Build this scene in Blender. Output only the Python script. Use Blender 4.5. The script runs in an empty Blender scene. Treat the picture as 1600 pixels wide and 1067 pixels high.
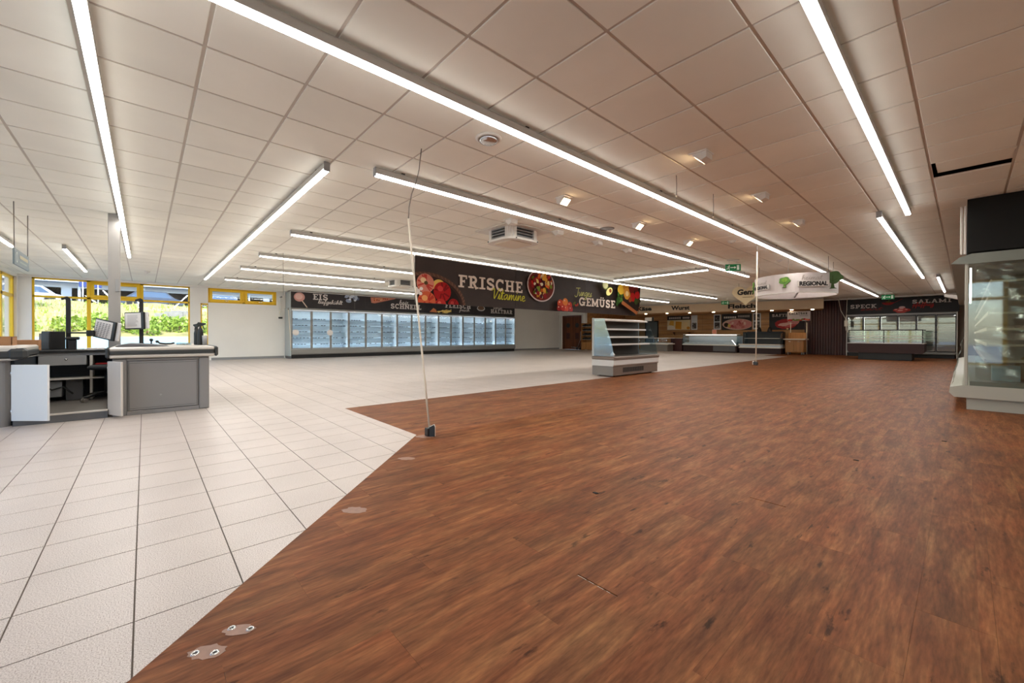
import bpy, bmesh, math, random
from mathutils import Vector, Matrix
random.seed(7)
PI = math.pi
scene = bpy.context.scene
COL = scene.collection

# ------------------------------------------------------------------ camera, world, sun, exposure
EYE = 1.04                       # eye height
CEIL = 2.96                      # ceiling height
yaw, pitch, roll = 0.83744, -0.006, 0.0019
cF = Vector((-math.sin(yaw)*math.cos(pitch), math.cos(yaw)*math.cos(pitch), math.sin(pitch)))
cR = Vector((math.cos(yaw), math.sin(yaw), 0))
cU = cR.cross(cF)
r2 = cR*math.cos(roll) + cU*math.sin(roll)
u2 = r2.cross(cF)
cam_data = bpy.data.cameras.new('camera')
cam = bpy.data.objects.new('camera', cam_data)
COL.objects.link(cam)
cam.matrix_world = Matrix(((r2.x, u2.x, -cF.x, 0), (r2.y, u2.y, -cF.y, 0), (r2.z, u2.z, -cF.z, EYE), (0, 0, 0, 1)))
cam_data.sensor_width = 36
cam_data.lens = 36*637.59/1600
cam_data.shift_y = -0.00398
cam_data.clip_start = 0.02
cam_data.clip_end = 400
scene.camera = cam

world = bpy.data.worlds.new('sky')
scene.world = world
world.use_nodes = True
wn = world.node_tree
wn.nodes.clear()
sky = wn.nodes.new('ShaderNodeTexSky')
sky.sky_type = 'NISHITA'
sky.sun_disc = False
sky.sun_elevation = math.radians(48)
sky.sun_rotation = math.radians(80)
bgn = wn.nodes.new('ShaderNodeBackground')
bgn.inputs['Strength'].default_value = SKY_STRENGTH = 0.58
wo = wn.nodes.new('ShaderNodeOutputWorld')
wn.links.new(sky.outputs[0], bgn.inputs[0])
wn.links.new(bgn.outputs[0], wo.inputs[0])

sun_data = bpy.data.lights.new('sun', 'SUN')
sun_data.energy = 5.5
sun_data.angle = math.radians(0.6)
sun_data.color = (1.0, 0.95, 0.86)
sun = bpy.data.objects.new('sun', sun_data)
COL.objects.link(sun)
sun.rotation_euler = Vector((-0.72, -0.25, -0.75)).to_track_quat('-Z', 'Y').to_euler()

STRIP_POWER = 56.0               # radiance of the LED diffusers
scene.view_settings.view_transform = 'Standard'
scene.view_settings.look = 'None'
scene.view_settings.gamma = 1
scene.view_settings.use_curve_mapping = False
scene.view_settings.exposure = 0.0
cy = scene.cycles
cy.use_denoising = True
cy.max_bounces = 10
cy.diffuse_bounces = 5
cy.glossy_bounces = 4
cy.transparent_max_bounces = 24
cy.caustics_reflective = False
cy.caustics_refractive = False
cy.sample_clamp_indirect = 6.0

# ------------------------------------------------------------------ materials
def lin(c):
    return c/12.92 if c <= 0.04045 else ((c+0.055)/1.055)**2.4
def rgb(r, g, b):
    return (lin(r/255), lin(g/255), lin(b/255), 1)
MATS = {}
def mat(name, col, rough=0.5, metal=0.0, emit=None, es=0.0, noise=None, bump=None, spec=None, coat=None):
    """plain principled material; noise=(scale, amount) mottles the colour, bump=(scale, strength) gives fine relief"""
    m = bpy.data.materials.new(name)
    m.use_nodes = True
    nt = m.node_tree
    b = nt.nodes['Principled BSDF']
    b.inputs['Base Color'].default_value = col
    b.inputs['Roughness'].default_value = rough
    b.inputs['Metallic'].default_value = metal
    if spec is not None: b.inputs['Specular IOR Level'].default_value = spec
    if coat: b.inputs['Coat Weight'].default_value = coat
    if emit:
        b.inputs['Emission Color'].default_value = emit
        b.inputs['Emission Strength'].default_value = es
    if noise or bump:
        tc = nt.nodes.new('ShaderNodeTexCoord')
    if noise:
        n = nt.nodes.new('ShaderNodeTexNoise'); n.inputs['Scale'].default_value = noise[0]; n.inputs['Detail'].default_value = 5
        r = nt.nodes.new('ShaderNodeMapRange')
        r.inputs['From Min'].default_value = 0.3; r.inputs['From Max'].default_value = 0.7
        r.inputs['To Min'].default_value = 1-noise[1]; r.inputs['To Max'].default_value = 1+noise[1]
        mx = nt.nodes.new('ShaderNodeVectorMath'); mx.operation = 'SCALE'
        mx.inputs[0].default_value = col[:3]
        nt.links.new(tc.outputs['Object'], n.inputs['Vector'])
        nt.links.new(n.outputs['Fac'], r.inputs['Value'])
        nt.links.new(r.outputs[0], mx.inputs['Scale'])
        nt.links.new(mx.outputs[0], b.inputs['Base Color'])
    if bump:
        n2 = nt.nodes.new('ShaderNodeTexNoise'); n2.inputs['Scale'].default_value = bump[0]; n2.inputs['Detail'].default_value = 4
        bp = nt.nodes.new('ShaderNodeBump'); bp.inputs['Strength'].default_value = bump[1]; bp.inputs['Distance'].default_value = 0.003
        nt.links.new(tc.outputs['Object'], n2.inputs['Vector'])
        nt.links.new(n2.outputs['Fac'], bp.inputs['Height'])
        nt.links.new(bp.outputs[0], b.inputs['Normal'])
    MATS[name] = m
    return m

def glass(name, tint=(1, 1, 1, 1), refl=0.06, rough=0.02, edge=0.6):
    """thin pane: clear straight-through transmission plus a fresnel-weighted mirror"""
    m = bpy.data.materials.new(name); m.use_nodes = True
    nt = m.node_tree; nt.nodes.clear()
    o = nt.nodes.new('ShaderNodeOutputMaterial')
    t = nt.nodes.new('ShaderNodeBsdfTransparent'); t.inputs[0].default_value = tint
    g = nt.nodes.new('ShaderNodeBsdfGlossy'); g.inputs['Roughness'].default_value = rough
    lw = nt.nodes.new('ShaderNodeLayerWeight'); lw.inputs[0].default_value = 0.5
    p = nt.nodes.new('ShaderNodeMath'); p.operation = 'POWER'; p.inputs[1].default_value = 4
    r = nt.nodes.new('ShaderNodeMapRange'); r.inputs['To Min'].default_value = refl; r.inputs['To Max'].default_value = edge
    mx = nt.nodes.new('ShaderNodeMixShader')
    nt.links.new(lw.outputs['Facing'], p.inputs[0]); nt.links.new(p.outputs[0], r.inputs['Value'])
    nt.links.new(r.outputs[0], mx.inputs[0]); nt.links.new(t.outputs[0], mx.inputs[1]); nt.links.new(g.outputs[0], mx.inputs[2])
    nt.links.new(mx.outputs[0], o.inputs[0])
    MATS[name] = m
    return m

def print_material():
    m = bpy.data.materials.new('printed_colour'); m.use_nodes = True
    nt = m.node_tree; b = nt.nodes['Principled BSDF']
    a = nt.nodes.new('ShaderNodeAttribute'); a.attribute_name = 'Col'
    nt.links.new(a.outputs['Color'], b.inputs['Base Color'])
    b.inputs['Roughness'].default_value = 0.6
    b.inputs['Specular IOR Level'].default_value = 0.2
    return m
PRINT = print_material()

def tile_material():
    m = bpy.data.materials.new('beige_speckled_tile'); m.use_nodes = True
    nt = m.node_tree; b = nt.nodes['Principled BSDF']; L = nt.links
    g = nt.nodes.new('ShaderNodeNewGeometry')
    n1 = nt.nodes.new('ShaderNodeTexNoise'); n1.inputs['Scale'].default_value = 240; n1.inputs['Detail'].default_value = 2
    c1 = nt.nodes.new('ShaderNodeValToRGB')
    e = c1.color_ramp.elements
    e[0].position = 0.33; e[0].color = rgb(158, 143, 133)
    e[1].position = 0.56; e[1].color = rgb(212, 201, 193)
    L.new(g.outputs['Position'], n1.inputs['Vector']); L.new(n1.outputs['Fac'], c1.inputs['Fac'])
    n2 = nt.nodes.new('ShaderNodeTexNoise'); n2.inputs['Scale'].default_value = 1.3; n2.inputs['Detail'].default_value = 6
    r2_ = nt.nodes.new('ShaderNodeMapRange'); r2_.inputs['From Min'].default_value = 0.3; r2_.inputs['From Max'].default_value = 0.75
    r2_.inputs['To Min'].default_value = 1.02; r2_.inputs['To Max'].default_value = 0.86
    L.new(g.outputs['Position'], n2.inputs['Vector']); L.new(n2.outputs['Fac'], r2_.inputs['Value'])
    # scattered scuffs
    n3 = nt.nodes.new('ShaderNodeTexNoise'); n3.inputs['Scale'].default_value = 2.3; n3.inputs['Detail'].default_value = 9; n3.inputs['Roughness'].default_value = 0.75
    r3 = nt.nodes.new('ShaderNodeMapRange'); r3.inputs['From Min'].default_value = 0.655; r3.inputs['From Max'].default_value = 0.74
    r3.inputs['To Min'].default_value = 1.0; r3.inputs['To Max'].default_value = 0.55
    L.new(g.outputs['Position'], n3.inputs['Vector']); L.new(n3.outputs['Fac'], r3.inputs['Value'])
    mul = nt.nodes.new('ShaderNodeMath'); mul.operation = 'MULTIPLY'
    L.new(r2_.outputs[0], mul.inputs[0]); L.new(r3.outputs[0], mul.inputs[1])
    sc = nt.nodes.new('ShaderNodeVectorMath'); sc.operation = 'SCALE'
    L.new(c1.outputs[0], sc.inputs[0]); L.new(mul.outputs[0], sc.inputs['Scale'])
    L.new(sc.outputs[0], b.inputs['Base Color'])
    b.inputs['Roughness'].default_value = 0.38
    b.inputs['Specular IOR Level'].default_value = 0.4
    return m
TILE = tile_material()

PLANK_W, PLANK_L = 0.2, 1.22
def plank_offset(k):             # stagger of plank column k along Y
    return ((k*0.377) % 1.0)*PLANK_L
def wood_floor_material():
    m = bpy.data.materials.new('reddish_brown_plank'); m.use_nodes = True
    nt = m.node_tree; b = nt.nodes['Principled BSDF']; L = nt.links
    N = nt.nodes.new
    def M(op, a, bb=None):
        n = N('ShaderNodeMath'); n.operation = op
        for i, v in enumerate((a, bb)):
            if v is None: continue
            if isinstance(v, (int, float)): n.inputs[i].default_value = v
            else: L.new(v, n.inputs[i])
        return n.outputs[0]
    g = N('ShaderNodeNewGeometry'); s = N('ShaderNodeSeparateXYZ'); L.new(g.outputs['Position'], s.inputs[0])
    col = M('FLOOR', M('DIVIDE', M('ADD', s.outputs['X'], 3.76), PLANK_W))
    stag = M('MULTIPLY', M('FRACT', M('MULTIPLY', M('ADD', col, 1000.0), 0.377)), PLANK_L)
    stag = M('ADD', stag, 0.0)
    row = M('FLOOR', M('DIVIDE', M('SUBTRACT', s.outputs['Y'], stag), PLANK_L))
    cid = N('ShaderNodeCombineXYZ'); L.new(col, cid.inputs[0]); L.new(row, cid.inputs[1])
    wn_ = N('ShaderNodeTexWhiteNoise'); wn_.noise_dimensions = '3D'; L.new(cid.outputs[0], wn_.inputs['Vector'])
    # grain coordinates: stretched along the plank, shifted per plank
    gx = M('ADD', M('MULTIPLY', s.outputs['X'], 1.0), M('MULTIPLY', wn_.outputs['Value'], 37.0))
    gy = M('ADD', M('MULTIPLY', s.outputs['Y'], 0.12), M('MULTIPLY', wn_.outputs['Value'], 11.0))
    cg = N('ShaderNodeCombineXYZ'); L.new(gx, cg.inputs[0]); L.new(gy, cg.inputs[1])
    n1 = N('ShaderNodeTexNoise'); n1.inputs['Scale'].default_value = 14; n1.inputs['Detail'].default_value = 8; n1.inputs['Roughness'].default_value = 0.62; n1.inputs['Distortion'].default_value = 0.35
    L.new(cg.outputs[0], n1.inputs['Vector'])
    r1 = N('ShaderNodeValToRGB'); e = r1.color_ramp.elements
    e[0].position = 0.25; e[0].color = rgb(82, 46, 28)
    e[1].position = 0.75; e[1].color = rgb(152, 102, 64)
    x = r1.color_ramp.elements.new(0.5); x.color = rgb(120, 73, 44)
    L.new(n1.outputs['Fac'], r1.inputs['Fac'])
    # fine pores
    n2 = N('ShaderNodeTexNoise'); n2.inputs['Scale'].default_value = 90; n2.inputs['Detail'].default_value = 3
    L.new(cg.outputs[0], n2.inputs['Vector'])
    r2_ = N('ShaderNodeMapRange'); r2_.inputs['From Min'].default_value = 0.3; r2_.inputs['From Max'].default_value = 0.7; r2_.inputs['To Min'].default_value = 0.74; r2_.inputs['To Max'].default_value = 1.20
    L.new(n2.outputs['Fac'], r2_.inputs['Value'])
    # dark knots and cracks
    cg2 = N('ShaderNodeCombineXYZ'); L.new(M('MULTIPLY', s.outputs['X'], 1.0), cg2.inputs[0]); L.new(M('MULTIPLY', s.outputs['Y'], 0.26), cg2.inputs[1]); L.new(wn_.outputs['Value'], cg2.inputs[2])
    n3 = N('ShaderNodeTexNoise'); n3.inputs['Scale'].default_value = 15; n3.inputs['Detail'].default_value = 5; n3.inputs['Roughness'].default_value = 0.6
    L.new(cg2.outputs[0], n3.inputs['Vector'])
    r3 = N('ShaderNodeMapRange'); r3.inputs['From Min'].default_value = 0.635; r3.inputs['From Max'].default_value = 0.70; r3.inputs['To Min'].default_value = 1.0; r3.inputs['To Max'].default_value = 0.35
    L.new(n3.outputs['Fac'], r3.inputs['Value'])
    # broad tone shifts per plank and across the room
    tone = N('ShaderNodeMapRange'); tone.inputs['To Min'].default_value = 0.90; tone.inputs['To Max'].default_value = 1.10
    L.new(wn_.outputs['Value'], tone.inputs['Value'])
    n4 = N('ShaderNodeTexNoise'); n4.inputs['Scale'].default_value = 2.2; n4.inputs['Detail'].default_value = 3
    L.new(g.outputs['Position'], n4.inputs['Vector'])
    r4 = N('ShaderNodeMapRange'); r4.inputs['From Min'].default_value = 0.3; r4.inputs['From Max'].default_value = 0.7; r4.inputs['To Min'].default_value = 0.85; r4.inputs['To Max'].default_value = 1.12
    L.new(n4.outputs['Fac'], r4.inputs['Value'])
    n5 = N('ShaderNodeTexNoise'); n5.inputs['Scale'].default_value = 34; n5.inputs['Detail'].default_value = 6; n5.inputs['Roughness'].default_value = 0.7
    cg3 = N('ShaderNodeCombineXYZ'); L.new(s.outputs['X'], cg3.inputs[0]); L.new(M('MULTIPLY', s.outputs['Y'], 0.22), cg3.inputs[1]); L.new(wn_.outputs['Value'], cg3.inputs[2])
    L.new(cg3.outputs[0], n5.inputs['Vector'])
    r5 = N('ShaderNodeMapRange'); r5.inputs['From Min'].default_value = 0.25; r5.inputs['From Max'].default_value = 0.75; r5.inputs['To Min'].default_value = 0.78; r5.inputs['To Max'].default_value = 1.22
    L.new(n5.outputs['Fac'], r5.inputs['Value'])
    k = M('MULTIPLY', M('MULTIPLY', M('MULTIPLY', r2_.outputs[0], r5.outputs[0]), r3.outputs[0]), M('MULTIPLY', tone.outputs[0], r4.outputs[0]))
    # yellowish and reddish patches
    cg4 = N('ShaderNodeCombineXYZ'); L.new(s.outputs['X'], cg4.inputs[0]); L.new(M('MULTIPLY', s.outputs['Y'], 0.4), cg4.inputs[1]); L.new(M('MULTIPLY', wn_.outputs['Value'], 5.0), cg4.inputs[2])
    n6 = N('ShaderNodeTexNoise'); n6.inputs['Scale'].default_value = 5.5; n6.inputs['Detail'].default_value = 4
    L.new(cg4.outputs[0], n6.inputs['Vector'])
    tint = N('ShaderNodeValToRGB'); te = tint.color_ramp.elements
    te[0].position = 0.32; te[0].color = (1.04, 0.93, 0.86, 1); te[1].position = 0.68; te[1].color = (0.99, 1.09, 1.08, 1)
    L.new(n6.outputs['Fac'], tint.inputs['Fac'])
    tm = N('ShaderNodeVectorMath'); tm.operation = 'MULTIPLY'; L.new(r1.outputs[0], tm.inputs[0]); L.new(tint.outputs[0], tm.inputs[1])
    sc = N('ShaderNodeVectorMath'); sc.operation = 'SCALE'
    L.new(tm.outputs[0], sc.inputs[0]); L.new(k, sc.inputs['Scale'])
    L.new(sc.outputs[0], b.inputs['Base Color'])
    b.inputs['Roughness'].default_value = 0.5
    b.inputs['Specular IOR Level'].default_value = 0.10
    bp = N('ShaderNodeBump'); bp.inputs['Strength'].default_value = 0.15; bp.inputs['Distance'].default_value = 0.002
    L.new(n1.outputs['Fac'], bp.inputs['Height']); L.new(bp.outputs[0], b.inputs['Normal'])
    return m
PLANK = wood_floor_material()

def panel_material():
    m = bpy.data.materials.new('mineral_fibre_panel'); m.use_nodes = True
    nt = m.node_tree; b = nt.nodes['Principled BSDF']; L = nt.links
    g = nt.nodes.new('ShaderNodeNewGeometry')
    sn = nt.nodes.new('ShaderNodeVectorMath'); sn.operation = 'ADD'; sn.inputs[1].default_value = (2.153, -1.555, 0)
    dv = nt.nodes.new('ShaderNodeVectorMath'); dv.operation = 'SCALE'; dv.inputs['Scale'].default_value = 1/0.625
    fl = nt.nodes.new('ShaderNodeVectorMath'); fl.operation = 'FLOOR'
    w = nt.nodes.new('ShaderNodeTexWhiteNoise')
    L.new(g.outputs['Position'], sn.inputs[0]); L.new(sn.outputs[0], dv.inputs[0]); L.new(dv.outputs[0], fl.inputs[0]); L.new(fl.outputs[0], w.inputs['Vector'])
    r = nt.nodes.new('ShaderNodeMapRange'); r.inputs['To Min'].default_value = 0.955; r.inputs['To Max'].default_value = 1.02
    L.new(w.outputs['Value'], r.inputs['Value'])
    n = nt.nodes.new('ShaderNodeTexNoise'); n.inputs['Scale'].default_value = 1.1; n.inputs['Detail'].default_value = 4
    r2_ = nt.nodes.new('ShaderNodeMapRange'); r2_.inputs['From Min'].default_value = 0.3; r2_.inputs['From Max'].default_value = 0.7; r2_.inputs['To Min'].default_value = 0.95; r2_.inputs['To Max'].default_value = 1.04
    L.new(g.outputs['Position'], n.inputs['Vector']); L.new(n.outputs['Fac'], r2_.inputs['Value'])
    mm = nt.nodes.new('ShaderNodeMath'); mm.operation = 'MULTIPLY'; L.new(r.outputs[0], mm.inputs[0]); L.new(r2_.outputs[0], mm.inputs[1])
    sc = nt.nodes.new('ShaderNodeVectorMath'); sc.operation = 'SCALE'; sc.inputs[0].default_value = rgb(247, 245, 234)[:3]
    L.new(mm.outputs[0], sc.inputs['Scale']); L.new(sc.outputs[0], b.inputs['Base Color'])
    b.inputs['Roughness'].default_value = 0.9
    b.inputs['Specular IOR Level'].default_value = 0.1
    return m
PANEL = panel_material()

def wood_material(name, dark, light, scale=6, axis=2, boards=None, rough=0.5):
    """wood with grain along one axis (0 x, 1 y, 2 z)"""
    m = bpy.data.materials.new(name); m.use_nodes = True
    nt = m.node_tree; b = nt.nodes['Principled BSDF']; L = nt.links
    g = nt.nodes.new('ShaderNodeNewGeometry')
    sc = nt.nodes.new('ShaderNodeVectorMath'); sc.operation = 'MULTIPLY'
    v = [1.0, 1.0, 1.0]; v[axis] = 0.08
    sc.inputs[1].default_value = v
    L.new(g.outputs['Position'], sc.inputs[0])
    n = nt.nodes.new('ShaderNodeTexNoise'); n.inputs['Scale'].default_value = scale; n.inputs['Detail'].default_value = 6
    L.new(sc.outputs[0], n.inputs['Vector'])
    r = nt.nodes.new('ShaderNodeValToRGB'); e = r.color_ramp.elements
    e[0].position = 0.3; e[0].color = dark; e[1].position = 0.7; e[1].color = light
    L.new(n.outputs['Fac'], r.inputs['Fac']); L.new(r.outputs[0], b.inputs['Base Color'])
    b.inputs['Roughness'].default_value = rough
    MATS[name] = m
    return m

mat('wall_white', rgb(246, 243, 237), 0.85, noise=(0.8, 0.03))
mat('wall_shell', rgb(176, 166, 154), 0.9)
mat('grout', rgb(108, 98, 90), 0.9)
mat('plenum', rgb(26, 24, 22), 0.95)
mat('rail_white', rgb(200, 190, 178), 0.5)
mat('lamp_white', rgb(232, 230, 224), 0.4)
mat('led', (1, 1, 1, 1), 0.5, emit=(0.99, 0.97, 0.92, 1), es=STRIP_POWER)
mat('led_side', (1, 1, 1, 1), 0.5, emit=(0.985, 0.98, 0.95, 1), es=10.0)
mat('lamp_housing', rgb(186, 182, 176), 0.5)
mat('spot_lens', (1, 0.9, 0.75, 1), 0.4, emit=(1.0, 0.72, 0.42, 1), es=26)
mat('deli_lens', (1, 0.9, 0.75, 1), 0.4, emit=(1.0, 0.78, 0.52, 1), es=55)
mat('added_cool_led', (1, 1, 1, 1), 0.5, emit=(0.80, 0.92, 1.0, 1), es=26)  # for the tubes added to brighten the wall freezers inside
mat('case_led', (1, 1, 1, 1), 0.5, emit=(1.0, 0.95, 0.92, 1), es=4.5)
mat('yellow_frame', rgb(247, 200, 28), 0.4)
mat('steel_grey', rgb(150, 150, 150), 0.42, noise=(3, 0.05))
mat('column_grey', rgb(158, 154, 150), 0.5)
mat('counter_grey', rgb(136, 134, 134), 0.42, metal=0.15)
mat('counter_dark', rgb(92, 92, 94), 0.45)
mat('edge_alu', rgb(206, 200, 192), 0.35, metal=0.3)
mat('rubber', rgb(48, 50, 50), 0.6)
mat('black', rgb(16, 16, 17), 0.45)
mat('black_soft', rgb(24, 24, 26), 0.8)
mat('dark_blue', rgb(18, 30, 42), 0.6)
mat('white_laminate', rgb(226, 228, 228), 0.35)
mat('cream_laminate', rgb(206, 198, 190), 0.4)
mat('vinyl_grey', rgb(104, 98, 92), 0.6, noise=(4, 0.12))
mat('cardboard', rgb(164, 118, 80), 0.85, noise=(9, 0.08))
mat('paper', rgb(226, 218, 212), 0.8)
mat('red_plastic', rgb(190, 30, 34), 0.45)
mat('freezer_grey', rgb(146, 144, 140), 0.4, metal=0.2)
mat('freezer_side', rgb(176, 184, 186), 0.45)
mat('freezer_inside', rgb(222, 234, 242), 0.5)
mat('freezer_shelf', rgb(228, 238, 244), 0.4)
mat('price_dark', rgb(58, 66, 76), 0.5)
mat('price_light', rgb(206, 220, 230), 0.5)
mat('header_black', rgb(40, 34, 36), 0.6, noise=(2.5, 0.25))
mat('header_dark', rgb(20, 17, 18), 0.6, noise=(2.5, 0.25))
mat('case_canopy', rgb(124, 128, 120), 0.45)
mat('salami_inside', rgb(178, 164, 160), 0.5)
mat('near_ground', rgb(158, 160, 160), 0.9)
mat('banner_brown', rgb(50, 37, 33), 0.6, noise=(2.0, 0.22))
mat('cable_white', rgb(222, 210, 192), 0.5)
mat('cable_grey', rgb(120, 112, 104), 0.6)
mat('cable_black', rgb(40, 36, 34), 0.6)
mat('chrome', rgb(200, 200, 200), 0.2, metal=0.9)
mat('unit_white', rgb(226, 222, 214), 0.45)
mat('grille_dark', rgb(44, 46, 48), 0.5)
mat('exit_green', rgb(0, 98, 52), 0.5, emit=rgb(0, 120, 62), es=0.25)
mat('island_grey', rgb(128, 122, 116), 0.45, metal=0.2)
mat('island_brown', rgb(122, 108, 98), 0.4, metal=0.2)
mat('island_light', rgb(206, 204, 202), 0.4)
mat('shelf_dark', rgb(84, 78, 72), 0.5)
mat('case_grey', rgb(178, 176, 164), 0.42)
mat('case_header', rgb(15, 15, 13), 0.9, noise=(3, 0.3))
mat('cream_sign', rgb(238, 224, 184), 0.6)
mat('ring_white', rgb(204, 194, 190), 0.5)
mat('tree_green', rgb(84, 128, 42), 0.6)
mat('tree_dark', rgb(52, 80, 26), 0.6)
mat('ink', rgb(24, 18, 16), 0.6)
mat('fascia', rgb(214, 190, 158), 0.7)
mat('maroon', rgb(66, 26, 22), 0.45)
mat('maroon_dark', rgb(46, 19, 17), 0.6)
mat('pale_top', rgb(208, 190, 168), 0.4)
mat('adhesive', rgb(142, 106, 88), 0.45, noise=(30, 0.12))
mat('tree_leaf', rgb(70, 118, 40), 0.7)
mat('shrub_leaf', rgb(150, 176, 66), 0.7)
mat('retaining_blue', rgb(186, 220, 230), 0.8, noise=(2, 0.05))
mat('bank_grass', rgb(190, 180, 116), 0.95, noise=(1.6, 0.35), bump=(30, 0.6))
mat('asphalt', rgb(150, 158, 160), 0.9, noise=(2, 0.06))
mat('facade_white', rgb(226, 232, 238), 0.8)
mat('car_slate', rgb(60, 72, 92), 0.35)
mat('facade_grey', rgb(108, 124, 142), 0.6)
mat('roof_slate', rgb(84, 98, 122), 0.7, noise=(1.2, 0.12))
mat('far_glass', rgb(60, 92, 128), 0.15)
mat('sign_blue', rgb(38, 60, 130), 0.5)
mat('sign_slate', rgb(104, 118, 122), 0.5)
mat('concrete', rgb(190, 186, 176), 0.9, noise=(5, 0.08))
mat('rock', rgb(150, 148, 142), 0.9, noise=(4, 0.15))
mat('yellow_bag', rgb(150, 118, 30), 0.7)
mat('carton_blue', rgb(170, 200, 220), 0.6)
mat('door_brown', rgb(104, 58, 30), 0.5)
glass('clear_pane', (0.97, 0.99, 1.0, 1), 0.05)
glass('window_pane', (0.96, 0.98, 1.0, 1), 0.05)
glass('frosted_side', (0.80, 0.90, 0.95, 1), 0.16, 0.12)
glass('film', (0.86, 0.88, 0.80, 1), 0.20, 0.16)
glass('case_glass', (0.90, 0.94, 0.90, 1), 0.12, 0.03)
wood_material('wood_wall', rgb(164, 112, 62), rgb(210, 160, 102), 7, 0)
wood_material('wood_cabinet', rgb(150, 98, 48), rgb(190, 134, 74), 7, 2)
wood_material('wood_brown', rgb(86, 42, 22), rgb(122, 68, 36), 7, 2)
wood_material('wood_red', rgb(44, 14, 12), rgb(70, 26, 22), 6, 2)

# ------------------------------------------------------------------ mesh builder
class MB:
    def __init__(self):
        self.v = []; self.f = []; self.m = []; self.s = []; self.c = []; self.col = None
    def _add(self, vs, fs, m=0, smooth=False):
        b = len(self.v); self.v += [tuple(p) for p in vs]
        for q in fs:
            self.f.append([i+b for i in q]); self.m.append(m); self.s.append(smooth); self.c.append(self.col)
        return self
    def box(self, x0, x1, y0, y1, z0, z1, m=0):
        x0, x1 = min(x0, x1), max(x0, x1); y0, y1 = min(y0, y1), max(y0, y1); z0, z1 = min(z0, z1), max(z0, z1)
        vs = [(x, y, z) for x in (x0, x1) for y in (y0, y1) for z in (z0, z1)]
        return self._add(vs, [(0, 1, 3, 2), (4, 6, 7, 5), (0, 4, 5, 1), (2, 3, 7, 6), (0, 2, 6, 4), (1, 5, 7, 3)], m)
    def cbox(self, x0, x1, y0, y1, z0, z1, c=0.005, m=0):
        """box with chamfered edges"""
        x0, x1 = min(x0, x1), max(x0, x1); y0, y1 = min(y0, y1), max(y0, y1); z0, z1 = min(z0, z1), max(z0, z1)
        c = min(c, (x1-x0)*.45, (y1-y0)*.45, (z1-z0)*.45)
        X, Y, Z = (x0, x1), (y0, y1), (z0, z1)
        vs = []; idx = {}
        for i in (0, 1):
            for j in (0, 1):
                for k in (0, 1):
                    p = [X[i], Y[j], Z[k]]; d = [c if i == 0 else -c, c if j == 0 else -c, c if k == 0 else -c]
                    for a in range(3):
                        q = [p[n]+(0 if n == a else d[n]) for n in range(3)]
                        idx[(i, j, k, a)] = len(vs); vs.append(q)
        fs = []
        for a in range(3):
            o = [n for n in range(3) if n != a]
            for s in (0, 1):
                loop = []
                for (p, q) in ((0, 0), (1, 0), (1, 1), (0, 1)):
                    t = [0, 0, 0]; t[a] = s; t[o[0]] = p; t[o[1]] = q
                    loop.append(idx[(*t, a)])
                fs.append(loop)
            for p in (0, 1):
                for q in (0, 1):
                    t0 = [0, 0, 0]; t0[o[0]] = p; t0[o[1]] = q; t1 = list(t0); t1[a] = 1
                    fs.append([idx[(*t0, o[0])], idx[(*t1, o[0])], idx[(*t1, o[1])], idx[(*t0, o[1])]])
        for i in (0, 1):
            for j in (0, 1):
                for k in (0, 1):
                    fs.append([idx[(i, j, k, 0)], idx[(i, j, k, 1)], idx[(i, j, k, 2)]])
        return self._add(vs, fs, m)
    def poly(self, pts, m=0):
        return self._add(pts, [list(range(len(pts)))], m)
    def prism(self, prof, axis, a, b, m=0, smooth=False):
        """profile in the two other axes (in xyz order), swept from a to b along axis"""
        def P(p, t):
            q = list(p); q.insert(axis, t); return q
        n = len(prof)
        vs = [P(p, a) for p in prof]+[P(p, b) for p in prof]
        fs = [[i, (i+1) % n, n+(i+1) % n, n+i] for i in range(n)]
        self._add(vs, fs, m, smooth)
        self._add([P(p, a) for p in prof], [list(range(n))], m)
        return self._add([P(p, b) for p in prof], [list(range(n))], m)
    def ring(self, c, ax, r, n):
        ax = Vector(ax).normalized()
        t = Vector((0, 0, 1)) if abs(ax.z) < 0.9 else Vector((1, 0, 0))
        u = ax.cross(t).normalized(); w = ax.cross(u)
        return [Vector(c)+u*(r*math.cos(2*PI*i/n))+w*(r*math.sin(2*PI*i/n)) for i in range(n)]
    def cyl(self, p0, p1, r0, r1=None, n=12, m=0, caps=True, smooth=True):
        r1 = r0 if r1 is None else r1
        ax = Vector(p1)-Vector(p0)
        A, B = self.ring(p0, ax, r0, n), self.ring(p1, ax, r1, n)
        self._add(A+B, [[i, (i+1) % n, n+(i+1) % n, n+i] for i in range(n)], m, smooth)
        if caps:
            self._add(A, [list(range(n))], m); self._add(B, [list(range(n))], m)
        return self
    def tube(self, pts, r, n=6, m=0):
        pts = [Vector(p) for p in pts]; rings = []
        for i, p in enumerate(pts):
            d = pts[min(i+1, len(pts)-1)]-pts[max(i-1, 0)]
            rings += self.ring(p, d, r, n)
        fs = []
        for k in range(len(pts)-1):
            for i in range(n):
                fs.append([k*n+i, k*n+(i+1) % n, (k+1)*n+(i+1) % n, (k+1)*n+i])
        self._add(rings, fs, m, True)
        self._add(rings[:n], [list(range(n))], m); return self._add(rings[-n:], [list(range(n))], m)
    def lathe(self, c, prof, n=20, m=0, smooth=True):
        """profile (r, z) around the vertical axis at c"""
        vs = [(c[0]+r*math.cos(2*PI*i/n), c[1]+r*math.sin(2*PI*i/n), c[2]+z) for r, z in prof for i in range(n)]
        fs = [[k*n+i, k*n+(i+1) % n, (k+1)*n+(i+1) % n, (k+1)*n+i] for k in range(len(prof)-1) for i in range(n)]
        return self._add(vs, fs, m, smooth)
    def xf(self, M, start=0):
        for i in range(start, len(self.v)): self.v[i] = tuple(M @ Vector(self.v[i]))
        return self
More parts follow.
